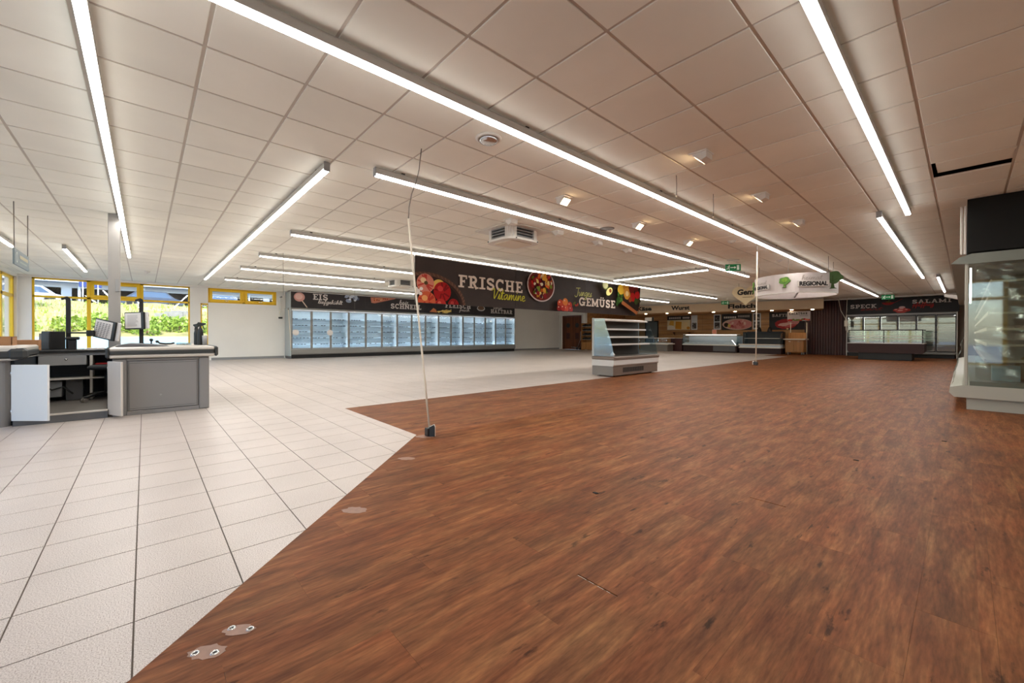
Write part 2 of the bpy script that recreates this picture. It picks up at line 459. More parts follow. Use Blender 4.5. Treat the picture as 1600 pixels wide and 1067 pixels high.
    def build(self, name, mats, parent=None, loc=None, fix=True):
        if not isinstance(mats, (list, tuple)): mats = [mats]
        mats = [MATS[x] if isinstance(x, str) else x for x in mats]
        if parent is not None: o_ = Vector(BASE.get(parent.name, (0, 0, 0)))
        elif loc is not None: o_ = Vector(loc)
        else: o_ = Vector((0, 0, 0))
        me = bpy.data.meshes.new(name)
        me.from_pydata([tuple(Vector(p)-o_) for p in self.v], [], self.f)
        for x in mats: me.materials.append(x)
        me.polygons.foreach_set('material_index', self.m)
        me.polygons.foreach_set('use_smooth', self.s)
        if any(c is not None for c in self.c):
            ca = me.color_attributes.new('Col', 'FLOAT_COLOR', 'CORNER')
            buf = []
            for q, c in zip(self.f, self.c): buf += list(c or (1, 1, 1, 1))*len(q)
            ca.data.foreach_set('color', buf)
        if fix:
            bm = bmesh.new(); bm.from_mesh(me)
            bmesh.ops.remove_doubles(bm, verts=bm.verts, dist=1e-5)
            bmesh.ops.recalc_face_normals(bm, faces=bm.faces); bm.to_mesh(me); bm.free()
        me.update()
        o = bpy.data.objects.new(name, me); COL.objects.link(o)
        if parent is not None:
            o.parent = parent; BASE[o.name] = tuple(o_)
        else:
            o.location = o_; BASE[o.name] = tuple(o_)
        return o
BASE = {}
def thing(name, label, cat, loc=(0, 0, 0), group=None):
    o = bpy.data.objects.new(name, None); COL.objects.link(o)
    o.empty_display_size = 0.1
    o.location = loc; o['label'] = label; o['category'] = cat
    if group: o['group'] = group
    BASE[o.name] = tuple(loc)
    return o
def tag(o, label, cat, group=None):
    o['label'] = label; o['category'] = cat
    if group: o['group'] = group
    return o
def struct(o):
    o['kind'] = 'structure'; return o
def stuff(o):
    o['kind'] = 'stuff'; return o
def dup(root, loc, label=None, rotz=None):
    r = root.copy(); COL.objects.link(r); r.location = loc
    if rotz is not None: r.rotation_euler = (0, 0, rotz)
    if label: r['label'] = label
    for ch in list(root.children):
        c = ch.copy(); COL.objects.link(c); c.parent = r
        for g in list(ch.children):
            d = g.copy(); COL.objects.link(d); d.parent = c
    return r
def B(): return MB()

# ------------------------------------------------------------------ lettering
def clip_poly(poly, a, b, c):
    """keep the side a*x+b*y >= c"""
    out = []
    for i in range(len(poly)):
        p, q = poly[i], poly[(i+1) % len(poly)]
        dp, dq = a*p[0]+b*p[1]-c, a*q[0]+b*q[1]-c
        if dp >= 0: out.append(p)
        if (dp > 0 > dq) or (dp < 0 < dq):
            t = dp/(dp-dq); out.append((p[0]+(q[0]-p[0])*t, p[1]+(q[1]-p[1])*t))
    return out
class Print:
    """flat print laid on a plane: O + u*U + v*V, each shape a hair above the last"""
    def __init__(self, O, U, V, lift=0.002, step=0.0012):
        self.O, self.U, self.V = Vector(O), Vector(U), Vector(V)
        self.N = self.U.cross(self.V).normalized(); self.h = lift; self.step = step; self.mb = MB()
        self.clip = None
    def shape(self, pts, col):
        if self.clip:
            u0, u1, v0, v1 = self.clip
            for e in ((1, 0, u0), (-1, 0, -u1), (0, 1, v0), (0, -1, -v1)): 
                pts = clip_poly(pts, *e)
                if len(pts) < 3: return
        self.mb.col = col; self.h += 0.00003
        self.mb.poly([self.O+self.U*u+self.V*v+self.N*self.h for u, v in pts])
    def up(self): self.h += self.step
    def disc(self, u, v, ru, rv=None, col=(1, 1, 1, 1), n=20, rot=0, jit=0):
        rv = ru if rv is None else rv; pts = []
        for i in range(n):
            a = 2*PI*i/n; k = 1+random.uniform(-jit, jit)
            x, y = ru*k*math.cos(a), rv*k*math.sin(a)
            pts.append((u+x*math.cos(rot)-y*math.sin(rot), v+x*math.sin(rot)+y*math.cos(rot)))
        self.shape(pts, col); self.up()
    def rect(self, u0, u1, v0, v1, col):
        self.shape([(u0, v0), (u1, v0), (u1, v1), (u0, v1)], col); self.up()
    def line(self, pts, t, col):
        """thick polyline"""
        for i in range(len(pts)-1):
            (a, b), (c, d) = pts[i], pts[i+1]
            L_ = math.hypot(c-a, d-b) or 1e-6; nx, ny = -(d-b)/L_*t/2, (c-a)/L_*t/2
            ex, ey = (c-a)/L_*t*.3, (d-b)/L_*t*.3
            self.shape([(a-ex+nx, b-ey+ny), (a-ex-nx, b-ey-ny), (c+ex-nx, d+ey-ny), (c+ex+nx, d+ey+ny)], col)
    def build(self, name, parent):
        return self.mb.build(name, PRINT, parent, fix=False)

def arc(cx, cy, rx, ry, a0, a1, n=10):
    return [(cx+rx*math.cos(math.radians(a0+(a1-a0)*i/n)), cy+ry*math.sin(math.radians(a0+(a1-a0)*i/n))) for i in range(n+1)]
# slab-serif capitals: strokes as polylines (thickness t) and serif bars (x0, x1, y), unit height
T_ = 0.2
def slab(ch):
    S = []; R = []; w = 0.8
    def stem(x, y0=0.0, y1=1.0): R.append((x-.11, x+.11, y0, y1))
    def serif(x, y, h=.26): R.append((x-h, x+h, y-.065+(.065 if y < .5 else -.065), y+.065+(.065 if y < .5 else -.065)))
    def bar(x0, x1, y): R.append((x0, x1, y-.075, y+.075))
    if ch == 'F': stem(.26); serif(.26, 0); bar(.02, .8, .925); bar(.2, .6, .5); R.append((.68, .8, .7, .95)); R.append((.52, .6, .38, .62))
    elif ch == 'E': stem(.26); bar(.02, .8, .925); bar(.2, .6, .5); bar(.02, .82, .075); R.append((.68, .8, .72, .95)); R.append((.7, .82, .05, .28)); R.append((.52, .6, .38, .62))
    elif ch == 'R': stem(.26); serif(.26, 0); R.append((.02, .5, .85, 1)); bar(.26, .5, .46); S.append(arc(.5, .7, .23, .225, 90, -90)); S.append([(.5, .44), (.76, .02)]); R.append((.64, .98, 0, .13)); w = .95
    elif ch == 'P': stem(.26); serif(.26, 0); R.append((.02, .5, .85, 1)); bar(.26, .5, .42); S.append(arc(.5, .675, .25, .25, 90, -90)); w = .85
    elif ch == 'B': stem(.26); R.append((.02, .5, .86, 1)); R.append((.02, .52, 0, .14)); bar(.26, .5, .5); S.append(arc(.48, .72, .22, .2, 90, -90)); S.append(arc(.5, .29, .26, .21, 90, -90)); w = .88
    elif ch == 'I': stem(.3); serif(.3, 0, .3); serif(.3, 1, .3); w = .6
    elif ch == 'S': S.append(arc(.42, .72, .28, .2, 20, 270)+arc(.42, .27, .3, .2, 90, -160)); R.append((.66, .76, .68, .98)); R.append((.06, .16, .02, .32)); w = .84
    elif ch == 'C': S.append(arc(.48, .5, .36, .42, 50, 310, 16)); R.append((.72, .84, .66, .98)); w = .9
    elif ch == 'G': S.append(arc(.48, .5, .36, .42, 50, 340, 16)); R.append((.72, .84, .68, .98)); R.append((.74, .92, .02, .42)); R.append((.5, 1.0, .36, .5)); w = 1.02
    elif ch == 'H': stem(.24); stem(.8); serif(.24, 0, .24); serif(.24, 1, .24); serif(.8, 0, .24); serif(.8, 1, .24); bar(.2, .84, .5); w = 1.04
    elif ch == 'M': stem(.2); stem(1.0); serif(.2, 0, .2); serif(1.0, 0, .2); R.append((0, .3, .87, 1)); R.append((.9, 1.2, .87, 1)); S.append([(.2, .93), (.6, .2)]); S.append([(1.0, .93), (.6, .2)]); w = 1.2
    elif ch == 'N': stem(.2); stem(.84); serif(.2, 0, .2); R.append((0, .3, .87, 1)); serif(.84, 1, .2); S.append([(.2, .95), (.84, .06)]); w = 1.04
    elif ch in 'UÜ':
        R.append((.13, .35, .35, 1)); R.append((.69, .91, .35, 1)); S.append(arc(.52, .38, .28, .28, 180, 360)); serif(.24, 1, .24); serif(.8, 1, .24); w = 1.04
        if ch == 'Ü': R.append((.26, .42, 1.1, 1.26)); R.append((.62, .78, 1.1, 1.26))
    elif ch == 'L': stem(.26); serif(.26, 1); bar(.02, .8, .075); R.append((.68, .8, .05, .32)); w = .84
    elif ch in 'AÄ':
        S.append([(.2, .06), (.48, .94)]); S.append([(.82, .06), (.54, .94)]); bar(.28, .74, .32); R.append((0, .38, 0, .13)); R.append((.64, 1.02, 0, .13)); w = 1.02
    elif ch == 'T': stem(.44); serif(.44, 0); bar(.02, .86, .925); R.append((.02, .14, .7, .95)); R.append((.74, .86, .7, .95)); w = .88
    elif ch == 'K': stem(.24); serif(.24, 0, .24); serif(.24, 1, .24); S.append([(.3, .42), (.76, .94)]); S.append([(.42, .56), (.8, .04)]); R.append((.62, .98, .87, 1)); R.append((.66, 1.02, 0, .13)); w = 1.02
    elif ch == 'V': S.append([(.2, .94), (.5, .06)]); S.append([(.8, .94), (.5, .06)]); R.append((0, .38, .87, 1)); R.append((.62, 1.0, .87, 1)); w = 1.0
    else: w = .4
    return S, R, w
def slab_text(P, text, u, v, width, height, col, gap=0.1):
    total = sum(slab(c)[2] for c in text)+gap*(len(text)-1)
    sx = width/total; x = 0
    for c in text:
        S, R, w = slab(c)
        for s in S:
            P.line([(u+(x+a)*sx, v+b*height) for a, b in s], T_*.5*(sx+height), col)
        for a0, a1, b0, b1 in R:
            P.shape([(u+(x+a0)*sx, v+b0*height), (u+(x+a1)*sx, v+b0*height), (u+(x+a1)*sx, v+b1*height), (u+(x+a0)*sx, v+b1*height)], col)
        P.h += 0.0004
        x += w+gap
    P.up()
def smooth_line(pts, n=5):
    out = []
    for i in range(len(pts)-1):
        p0, p1, p2, p3 = pts[max(i-1, 0)], pts[i], pts[i+1], pts[min(i+2, len(pts)-1)]
        for k in range(n):
            t = k/n
            out.append(tuple(.5*((2*p1[d])+(-p0[d]+p2[d])*t+(2*p0[d]-5*p1[d]+4*p2[d]-p3[d])*t*t+(-p0[d]+3*p1[d]-3*p2[d]+p3[d])*t**3) for d in (0, 1)))
    out.append(pts[-1]); return out
# handwriting centre lines, x-height 0.5, cap height 1
SCRIPT = {
 'V': ([[(0, .8), (.12, 1), (.22, .9), (.3, .05), (.62, .95), (.75, 1)]], .62),
 'J': ([[(.1, .95), (.7, 1.0)], [(.45, 1), (.4, .2), (.3, -.12), (.1, -.15), (.0, .02)]], .6),
 'i': ([[(0, .05), (.12, .5), (.12, .08), (.24, .05)], [(.15, .72), (.17, .76)]], .24),
 't': ([[(0, .05), (.16, .95), (.12, .1), (.26, .05)], [(.0, .62), (.3, .64)]], .28),
 'a': ([[(.34, .46), (.18, .5), (.04, .25), (.14, .02), (.32, .3), (.36, .5), (.36, .08), (.48, .05)]], .48),
 'm': ([[(0, .05), (.08, .5), (.08, .02), (.18, .42), (.27, .48), (.29, .02), (.38, .42), (.48, .48), (.5, .08), (.62, .05)]], .62),
 'n': ([[(0, .05), (.08, .5), (.08, .02), (.2, .42), (.3, .48), (.33, .08), (.44, .05)]], .44),
 'e': ([[(.02, .18), (.26, .32), (.2, .5), (.06, .4), (.06, .12), (.2, .0), (.38, .1)]], .38),
 'u': ([[(.02, .5), (.03, .1), (.16, .02), (.3, .4), (.32, .5), (.32, .08), (.44, .05)]], .44),
 'g': ([[(.34, .46), (.16, .5), (.04, .25), (.14, .05), (.32, .3), (.36, .5), (.34, -.3), (.14, -.42), (.06, -.28), (.44, .08)]], .46),
 's': ([[(0, .05), (.2, .5), (.12, .34), (.26, .12), (.12, .0), (.0, .06)]], .32),
 'f': ([[(.0, .1), (.26, .85), (.16, 1), (.12, .6), (.1, -.3), (.02, -.4), (.14, .1), (.3, .1)]], .3),
 'k': ([[(.0, .1), (.2, .95), (.06, .9), (.06, .0), (.1, .3), (.28, .46), (.1, .26), (.3, .02), (.4, .06)]], .4),
 'h': ([[(.0, .1), (.18, .95), (.06, .9), (.06, .0), (.14, .4), (.28, .46), (.3, .08), (.42, .05)]], .42),
 'l': ([[(.0, .1), (.2, .95), (.08, .9), (.08, .1), (.22, .05)]], .22),
 'r': ([[(0, .05), (.06, .5), (.06, .3), (.24, .46), (.22, .1), (.34, .05)]], .34),
 'z': ([[(0, .45), (.25, .46), (.02, .04), (.3, .05)]], .32),
 'w': ([[(.0, .5), (.06, .04), (.22, .4), (.3, .04), (.46, .5)]], .48),
 'p': ([[(.0, .1), (.1, .5), (.06, -.4), (.1, .4), (.28, .45), (.24, .08), (.08, .08), (.36, .06)]], .38),
 'c': ([[(.3, .42), (.16, .5), (.03, .25), (.14, .02), (.34, .1)]], .36),
 'o': ([[(.2, .5), (.03, .28), (.14, .02), (.32, .2), (.24, .48), (.4, .42)]], .4),
 ' ': ([], .25), 'ü': ([[(.02, .5), (.03, .1), (.16, .02), (.3, .4), (.32, .5), (.32, .08), (.44, .05)], [(.08, .7), (.1, .74)], [(.26, .7), (.28, .74)]], .44)}
def script_text(P, text, u, v, width, height, t, col):
    total = sum(SCRIPT[c][1] for c in text); sx = width/total; x = 0
    for c in text:
        for s in SCRIPT[c][0]:
            P.line([(u+(x+a+b*.12)*sx, v+b*height) for a, b in smooth_line(s, 4)], t, col)
        P.h += 0.0004
        x += SCRIPT[c][1]
    P.up()
def font_mesh(name, text, size, bold, depth, M, material, parent, shear=0.0, width=None):
    """built-in font turned into a mesh standing in the plane given by matrix M"""
    cu = bpy.data.curves.new(name, 'FONT'); cu.body = text; cu.size = size; cu.offset = bold; cu.extrude = depth; cu.shear = shear; cu.resolution_u = 3
    tmp = bpy.data.objects.new(name, cu); COL.objects.link(tmp)
    dg = bpy.context.evaluated_depsgraph_get()
    me = bpy.data.meshes.new_from_object(tmp.evaluated_get(dg))
    bpy.data.objects.remove(tmp); bpy.data.curves.remove(cu)
    xs = [w.co.x for w in me.vertices]
    k = width/(max(xs)-min(xs)) if width else 1.0
    x0 = min(xs)
    base = Vector(BASE.get(parent.name, (0, 0, 0)))
    for w in me.vertices:
        w.co = (M @ Vector(((w.co.x-x0)*k, w.co.y, w.co.z)))-base
    me.materials.clear(); me.materials.append(MATS[material])
    o = bpy.data.objects.new(name, me); COL.objects.link(o); o.parent = parent; BASE[o.name] = tuple(base)
    return o
def frame_matrix(O, U, V):
    U = Vector(U).normalized(); V = Vector(V).normalized(); N = U.cross(V)
    return Matrix(((U.x, V.x, N.x, O[0]), (U.y, V.y, N.y, O[1]), (U.z, V.z, N.z, O[2]), (0, 0, 0, 1)))
# ================================================================== THE SETTING
XW, YN, XR, YF = -20.3, -3.0, 1.45, 28.2       # window wall, near glazed wall, right wall, far wall
def seen(x, y, z, m=60):
    d = Vector((x, y, z-EYE)); w = d.dot(cF)
    if w < 0.15: return None
    px = 800+637.6*d.dot(r2)/w; py = 527.1-637.6*d.dot(u2)/w
    return w if -m < px < 1600+m and -m < py < 1067+m else None

# ---- floor: base slab, laid tiles, laid planks
m_ = B()
m_.box(XW-.2, XR+.15, YN-.2, YF+.2, -.25, -.004)
floor = struct(m_.build('floor', 'grout'))
REG_TILE = [[(-1, 0, 5.85), (0, -1, -23.6)], [(-1, 0, 6.9), (0, 1, 23.6)], [(1, 0, -5.85), (0, -1, -2.1), (-1, -1, 1.71)]]
REG_WOOD = [[(1, 0, -5.85), (0, 1, 2.1), (0, -1, -23.6)], [(1, 0, -6.9), (0, 1, 23.6)], [(1, 1, -1.71), (0, -1, -2.1)]]
def clipped(x0, x1, y0, y1, regs):
    out = []
    for rg in regs:
        p = [(x0, y0), (x1, y0), (x1, y1), (x0, y1)]
        for a, b_, c in rg:
            p = clip_poly(p, a, b_, c)
            if len(p) < 3: break
        if len(p) >= 3:
            ar = abs(sum(p[i][0]*p[(i+1) % len(p)][1]-p[(i+1) % len(p)][0]*p[i][1] for i in range(len(p))))/2
            if ar > 2e-4: out.append(p)
    return out
def slab_piece(mb, polys, z0, z1):
    for p in polys:
        n = len(p)
        vs = [(x, y, z0) for x, y in p]+[(x, y, z1) for x, y in p]
        mb._add(vs, [list(range(n, 2*n))]+[[i, (i+1) % n, n+(i+1) % n, n+i] for i in range(n)])
def lay(name, pieces, material, z0, z1, parent, limit=300):
    """pieces: list of (x0,x1,y0,y1,polys); the ones showing largest become parts of their own, the rest one joined part"""
    rank = []
    for i, (x0, x1, y0, y1, polys) in enumerate(pieces):
        w = seen((x0+x1)/2, (y0+y1)/2, z1)
        rank.append((w if w else 1e6+i, i))
    rank.sort()
    own = {i for w, i in rank[:limit] if w < 1e6}
    share = {}
    rest = B()
    for i, (x0, x1, y0, y1, polys) in enumerate(pieces):
        if i not in own:
            slab_piece(rest, polys, z0, z1); continue
        full = len(polys) == 1 and len(polys[0]) == 4 and abs(abs((x1-x0)*(y1-y0))-abs(sum(polys[0][k][0]*polys[0][(k+1) % 4][1]-polys[0][(k+1) % 4][0]*polys[0][k][1] for k in range(4)))/2) < 1e-6
        key = (round(x1-x0, 4), round(y1-y0, 4)) if full else None
        if key and key in share:
            o = bpy.data.objects.new(name, share[key]); COL.objects.link(o); o.parent = parent
            o.location = (x0, y0, 0)
        else:
            mb = B(); slab_piece(mb, [[(a-x0, b_-y0) for a, b_ in p] for p in polys], z0, z1)
            o = mb.build(name, material); o.parent = parent; o.location = (x0, y0, 0)
            if key: share[key] = o.data
    stuff(rest.build(name+'_field', material, parent))
pieces = []
TP, G_ = 0.3355, 0.0028
for i in range(-2, 56):
    for j in range(-10, 85):
        x1 = -2.006-TP*i; x0 = x1-TP; y0 = -.031+TP*j; y1 = y0+TP
        if x0 < XW-.4 or y1 < YN-.1: continue
        x0, x1, y0, y1 = round(max(x0+G_, XW), 5), round(x1-G_, 5), round(max(y0+G_, YN), 5), round(min(y1-G_, YF), 5)
        if y1-y0 < .02 or x1-x0 < .02: continue
        ps = clipped(x0, x1, y0, y1, REG_TILE)
        if ps: pieces.append((x0, x1, y0, y1, ps))
lay('floor_tile', pieces, TILE, -.012, 0.0, floor)
pieces = []
CUTS = {13: 1.395, 14: 2.885}
for k in range(-17, 27):
    x0 = -3.72+PLANK_W*k; x1 = x0+PLANK_W
    off = ((k+1000)*.377 % 1)*PLANK_L
    ys = []
    r0 = math.floor((YN-off)/PLANK_L)
    for r in range(r0, r0+28):
        ys.append((off+r*PLANK_L, .0004))
    if k in CUTS:
        ys = [q for q in ys if abs(q[0]-CUTS[k]) > .5]+[(CUTS[k], .0045)]
        ys.sort()
    for (ya, ga), (yb, gb) in zip(ys, ys[1:]):
        ya, yb = max(ya+ga, YN), min(yb-gb, YF-.1)
        if yb-ya < .02: continue
        X0, X1 = x0+.0003, min(x1-.0003, XR)
        if X1-X0 < .01: continue
        ps = clipped(round(X0, 5), round(X1, 5), round(ya, 5), round(yb, 5), REG_WOOD)
        if ps: pieces.append((round(X0, 5), round(X1, 5), round(ya, 5), round(yb, 5), ps))
lay('floor_plank', pieces, PLANK, -.012, 0.001, floor)

# ---- ceiling: plenum slab, rails, panels
m_ = B(); m_.box(XW-.2, XR+.15, YN-.2, YF+.2, CEIL+.22, CEIL+.5)
ceiling = struct(m_.build('ceiling', 'plenum'))
GX, GY, GP = -2.153, 1.555, 0.625
xs = [GX+GP*i for i in range(-30, 8)]; ys = [GY+GP*j for j in range(-9, 45)]
for x in xs:
    if XW < x < XR+.1:
        B().box(x-.012, x+.012, YN, YF, CEIL+.008, CEIL+.012).build('ceiling_rail', 'rail_white', ceiling)
for y in ys:
    if YN < y < YF:
        B().box(XW, XR, y-.012, y+.012, CEIL+.0088, CEIL+.0125).build('ceiling_rail', 'rail_white', ceiling)
pieces = []
for x in xs:
    for y in ys:
        x0, x1, y0, y1 = max(x+.0115, XW), min(x+GP-.0115, XR), max(y+.0115, YN), min(y+GP-.0115, YF)
        if x1-x0 < .03 or y1-y0 < .03: continue
        if abs(x+.278) < .01 and abs(y-6.555) < .01:      # the panel that has slipped out of its cell
            x0 += .035; x1 += .008; y1 -= .055
        x0, x1, y0, y1 = round(x0, 4), round(x1, 4), round(y0, 4), round(y1, 4)
        pieces.append((x0, x1, y0, y1, [[(x0, y0), (x1, y0), (x1, y1), (x0, y1)]]))
def lay_ceiling():
    rank = sorted(((seen((p[0]+p[1])/2, (p[2]+p[3])/2, CEIL) or 1e6+i), i) for i, p in enumerate(pieces))
    own = {i for w, i in rank[:300] if w < 1e6}
    share = {}; rest = B()
    for i, (x0, x1, y0, y1, _) in enumerate(pieces):
        if abs(x0+.278-.0115-.035) < .01 and abs(y0-6.555-.0115) < .01:    # slipped panel: far edge tipped up into the plenum
            m = B(); m.cbox(0, x1-x0, 0, y1-y0, 0, .016, .0025).xf(Matrix.Translation((x0, y0, CEIL)) @ Matrix.Rotation(.075, 4, 'X'))
            m.build('ceiling_panel', PANEL, ceiling); continue
        if i not in own:
            rest.box(x0, x1, y0, y1, CEIL, CEIL+.016); continue
        key = (round(x1-x0, 3), round(y1-y0, 3))
        if key not in share:
            o = B().cbox(0, x1-x0, 0, y1-y0, CEIL, CEIL+.016, .0025).build('ceiling_panel', PANEL); share[key] = o.data
        else:
            o = bpy.data.objects.new('ceiling_panel', share[key]); COL.objects.link(o)
        o.parent = ceiling; o.location = (x0, y0, 0)
    stuff(rest.build('ceiling_panel_field', PANEL, ceiling))
lay_ceiling()

# ---- walls
ZT = CEIL+.2
m_ = B()
XB = XW-.25
W1 = (-2.72, 1.33, .08, 2.90); W2 = (1.90, 4.33, 2.32, 2.92); W3 = (1.66, 1.93, .08, 2.28)
m_.box(XB, XW, YN-.25, W1[0], 0, ZT)
m_.box(XB, XW, W1[0], W1[1], 0, W1[2]); m_.box(XB, XW, W1[0], W1[1], W1[3], ZT)
m_.box(XB, XW, W1[1], W3[0], 0, ZT)
m_.box(XB, XW, W3[0], W2[0], 0, W3[2]); m_.box(XB, XW, W3[0], W2[0], W3[3], ZT)
m_.box(XB, XW, W2[0], W2[1], 0, W2[2]); m_.box(XB, XW, W2[0], W2[1], W2[3], ZT)
m_.box(XB, XW, W2[1], 23.3, 0, ZT)
struct(m_.build('wall_left', 'wall_white'))
m_ = B()
NX0, NX1, NZ0, NZ1 = -20.12, .9, .08, 2.86
m_.box(XW, NX0, YN-.25, YN, 0, ZT); m_.box(NX0, NX1, YN-.25, YN, 0, NZ0); m_.box(NX0, NX1, YN-.25, YN, NZ1, ZT)
m_.box(NX1, XR+.2, YN-.25, YN, 0, ZT, 1)
struct(m_.build('wall_near', ['wall_white', 'wall_shell']))
m_ = B(); m_.box(XR, XR+.2, YN, YF+.2, 0, ZT)
struct(m_.build('wall_right', 'wall_shell'))
# far wall: door bay, timber-clad return, timber back wall
m_ = B()
DX0, DX1, DZ = -20.05, -18.25, 2.46
m_.box(XW, DX0, 23.15, 23.35, 0, ZT); m_.box(DX0, DX1, 23.15, 23.35, DZ, ZT); m_.box(DX1, -17.95, 23.15, 23.35, 0, ZT)
struct(m_.build('wall_door_bay', 'wall_white'))
B_ = B(); B_.box(-18.15, -17.95, 23.35, YF, 0, ZT); struct(B_.build('wall_return', 'wood_wall'))
B_ = B(); B_.box(-18.15, XR, YF, YF+.2, 0, ZT); struct(B_.build('wall_far', 'wall_shell'))
back = bpy.data.objects['wall_far']
y0 = 0.0
k = 0
for z in [i*.35 for i in range(9)]:
    for x0, x1 in ((-17.95, -14.95), (-14.95, -11.95), (-11.95, -8.95), (-8.95, -5.95)):
        B().cbox(x0+.004, x1-.004, YF-.022, YF, z+.004, min(z+.346, ZT), .004).build('timber_board', 'wood_wall', back)
m_ = B()
for i in range(16):
    m_.cbox(-6.0+i*.12, -6.0+i*.12+.114, 27.42, 27.5, 0, 2.9, .012)
    
stuff(m_.build('dark_red_cladding', 'wood_red', back))
B_ = B(); B_.box(-6.0, -4.1, 27.5, YF-.022, 0, ZT); B_.build('cladding_core', 'black_soft', back)
m_ = B(); m_.box(XW, XW+.014, 2.0, 4.62, 0, .10); m_.box(XW, XW+.014, 17.85, 23.15, 0, .10)
struct(m_.build('baseboard_left', 'steel_grey'))
m_ = B(); m_.box(XW, XW+.12, YN, 23.15, 2.905, CEIL+.01)
struct(m_.build('trim_1', 'wall_white'))
m_ = B(); m_.box(-6.6, .1, 26.78, 26.84, 2.88, 2.96)
struct(m_.build('trim_2', 'lamp_white'))

# ---- door in the far bay
door = bpy.data.objects.new('door_1', None); COL.objects.link(door); struct(door); door.location = (-19.15, 23.2, 0); BASE['door_1'] = (-19.15, 23.2, 0)
m_ = B()
m_.box(DX0, DX0+.07, 23.12, 23.36, 0, DZ); m_.box(DX1-.07, DX1, 23.12, 23.36, 0, DZ); m_.box(DX0, DX1, 23.12, 23.36, DZ-.07, DZ)
m_.build('door_frame', 'wood_brown', door)
for a, b_ in ((DX0+.075, -19.155), (-19.145, DX1-.075)):
    leaf = B().cbox(a, b_, 23.2, 23.245, .01, DZ-.075, .004).build('door_leaf', 'wood_brown', door)
    c = (a+b_)/2
    B().cyl((c, 23.195, 1.75), (c, 23.25, 1.75), .17, n=24).build('round_window', 'grille_dark', leaf)
    B().cbox(c-.16, c+.16, 23.185, 23.2, .75, 1.2, .004).build('kick_plate', 'maroon', leaf)
m_ = B(); m_.box(XW+.001, XW+.08, 23.02, 23.14, 0, DZ+.06); m_.box(DX1+.01, DX1+.09, 23.08, 23.14, 0, DZ+.06)
struct(m_.build('trim_3', 'lamp_white'))

# ---- windows
def window(name, bars, panes, axis, sash=()):
    """bars: boxes (a0,a1,z0,z1,depth) along the wall; axis 'x': wall of constant X"""
    w = bpy.data.objects.new(name, None); COL.objects.link(w); struct(w)
    c = (XW, (bars[0][0]+bars[0][1])/2, 0) if axis == 'x' else ((bars[0][0]+bars[0][1])/2, YN, 0)
    w.location = c; BASE[name] = c
    def bx(mb, a0, a1, z0, z1, d0, d1):
        if axis == 'x': mb.cbox(XW-d1, XW-d0, a0, a1, z0, z1, .006)
        else: mb.cbox(a0, a1, YN-d1, YN-d0, z0, z1, .006)
    for a0, a1, z0, z1, d in bars:
        mb = B(); bx(mb, a0, a1, z0, z1, .06, .06+d); mb.build('frame_bar', 'yellow_frame', w)
    for a0, a1, z0, z1 in sash:
        t = .085
        mb = B()
        bx(mb, a0, a1, z0, z0+t, .03, .12); bx(mb, a0, a1, z1-t, z1, .03, .12)
        bx(mb, a0, a0+t, z0+t, z1-t, .03, .12); bx(mb, a1-t, a1, z0+t, z1-t, .03, .12)
        s = mb.build('sash', 'yellow_frame', w)
        mb = B(); bx(mb, (a0+a1)/2-.06, (a0+a1)/2+.06, z0+t*.3, z0+t*.55, .01, .03); mb.build('sash_handle', 'chrome', s)
        mb = B(); bx(mb, a0+t, a1-t, z0+t, z1-t, .07, .08); mb.build('pane', 'window_pane', s)
    for a0, a1, z0, z1 in panes:
        mb = B(); bx(mb, a0, a1, z0, z1, .09, .1); mb.build('pane', 'window_pane', w)
    return w
y0, y1, z0, z1 = W1
window('window_1', [(y0, y0+.05, z0, z1, .08), (y1-.05, y1, z0, z1, .08), (y0, y1, z1-.05, z1, .08), (y0, y1, z0, z0+.06, .08), (y0, y1, 2.25, 2.32, .08),
    (-1.48, -1.38, z0, z1, .08), (-.12, -.02, 2.32, z1, .08)],
    [(y0+.05, -1.48, z0, 2.25), (y0+.05, -1.48, 2.32, z1), (-1.38, y1-.05, z0, 2.25), (-.02, y1-.05, 2.32, z1)], 'x', [(-1.38, -.12, 2.32, z1-.05)])
y0, y1, z0, z1 = W2
window('window_2', [(y0, y1, z1-.05, z1, .08), (y0, y1, z0, z0+.06, .08), (y0, y0+.06, z0, z1, .08), (y1-.06, y1, z0, z1, .08), (3.07, 3.16, z0, z1, .08)], [], 'x',
    [(y0+.06, 3.07, z0+.06, z1-.05), (3.16, y1-.06, z0+.06, z1-.05)])
y0, y1, z0, z1 = W3
window('window_3', [(y0, y0+.05, z0, z1, .08), (y1-.05, y1, z0, z1, .08), (y0, y1, z1-.05, z1, .08)], [(y0+.05, y1-.05, z0, z1-.05)], 'x')
x0, x1, z0, z1 = NX0, NX1, NZ0, NZ1
mull = [-20.12, -18.72]+[-17.3+1.4*i for i in range(13)]
bars = [(x0, x1, z1-.08, z1, .08), (x0, x1, z0, z0+.08, .08), (x0, x1, 2.20, 2.30, .08), (x1-.1, x1, z0, z1, .08)]
bars += [(m, m+.16, z0, z1, .08) for m in mull]
panes = []
for a, b_ in zip(mull, mull[1:]+[x1-.1]):
    if b_-a > .3: panes += [(a+.16, b_, z0+.08, 2.2), (a+.16, b_, 2.3, z1-.08)]
window('window_4', bars, panes, 'y')

# ---- column between the checkouts
col = thing('column', 'grey square steel column behind the checkouts, reaching the ceiling', 'column', (-9.15, -.355, 0))
B().cbox(-9.215, -9.085, -.425, -.285, 0, CEIL, .008).build('shaft', 'column_grey', col)
B().cbox(-9.085, -9.06, -.34, -.295, 1.72, 1.92, .004).build('switch_box', 'steel_grey', col)
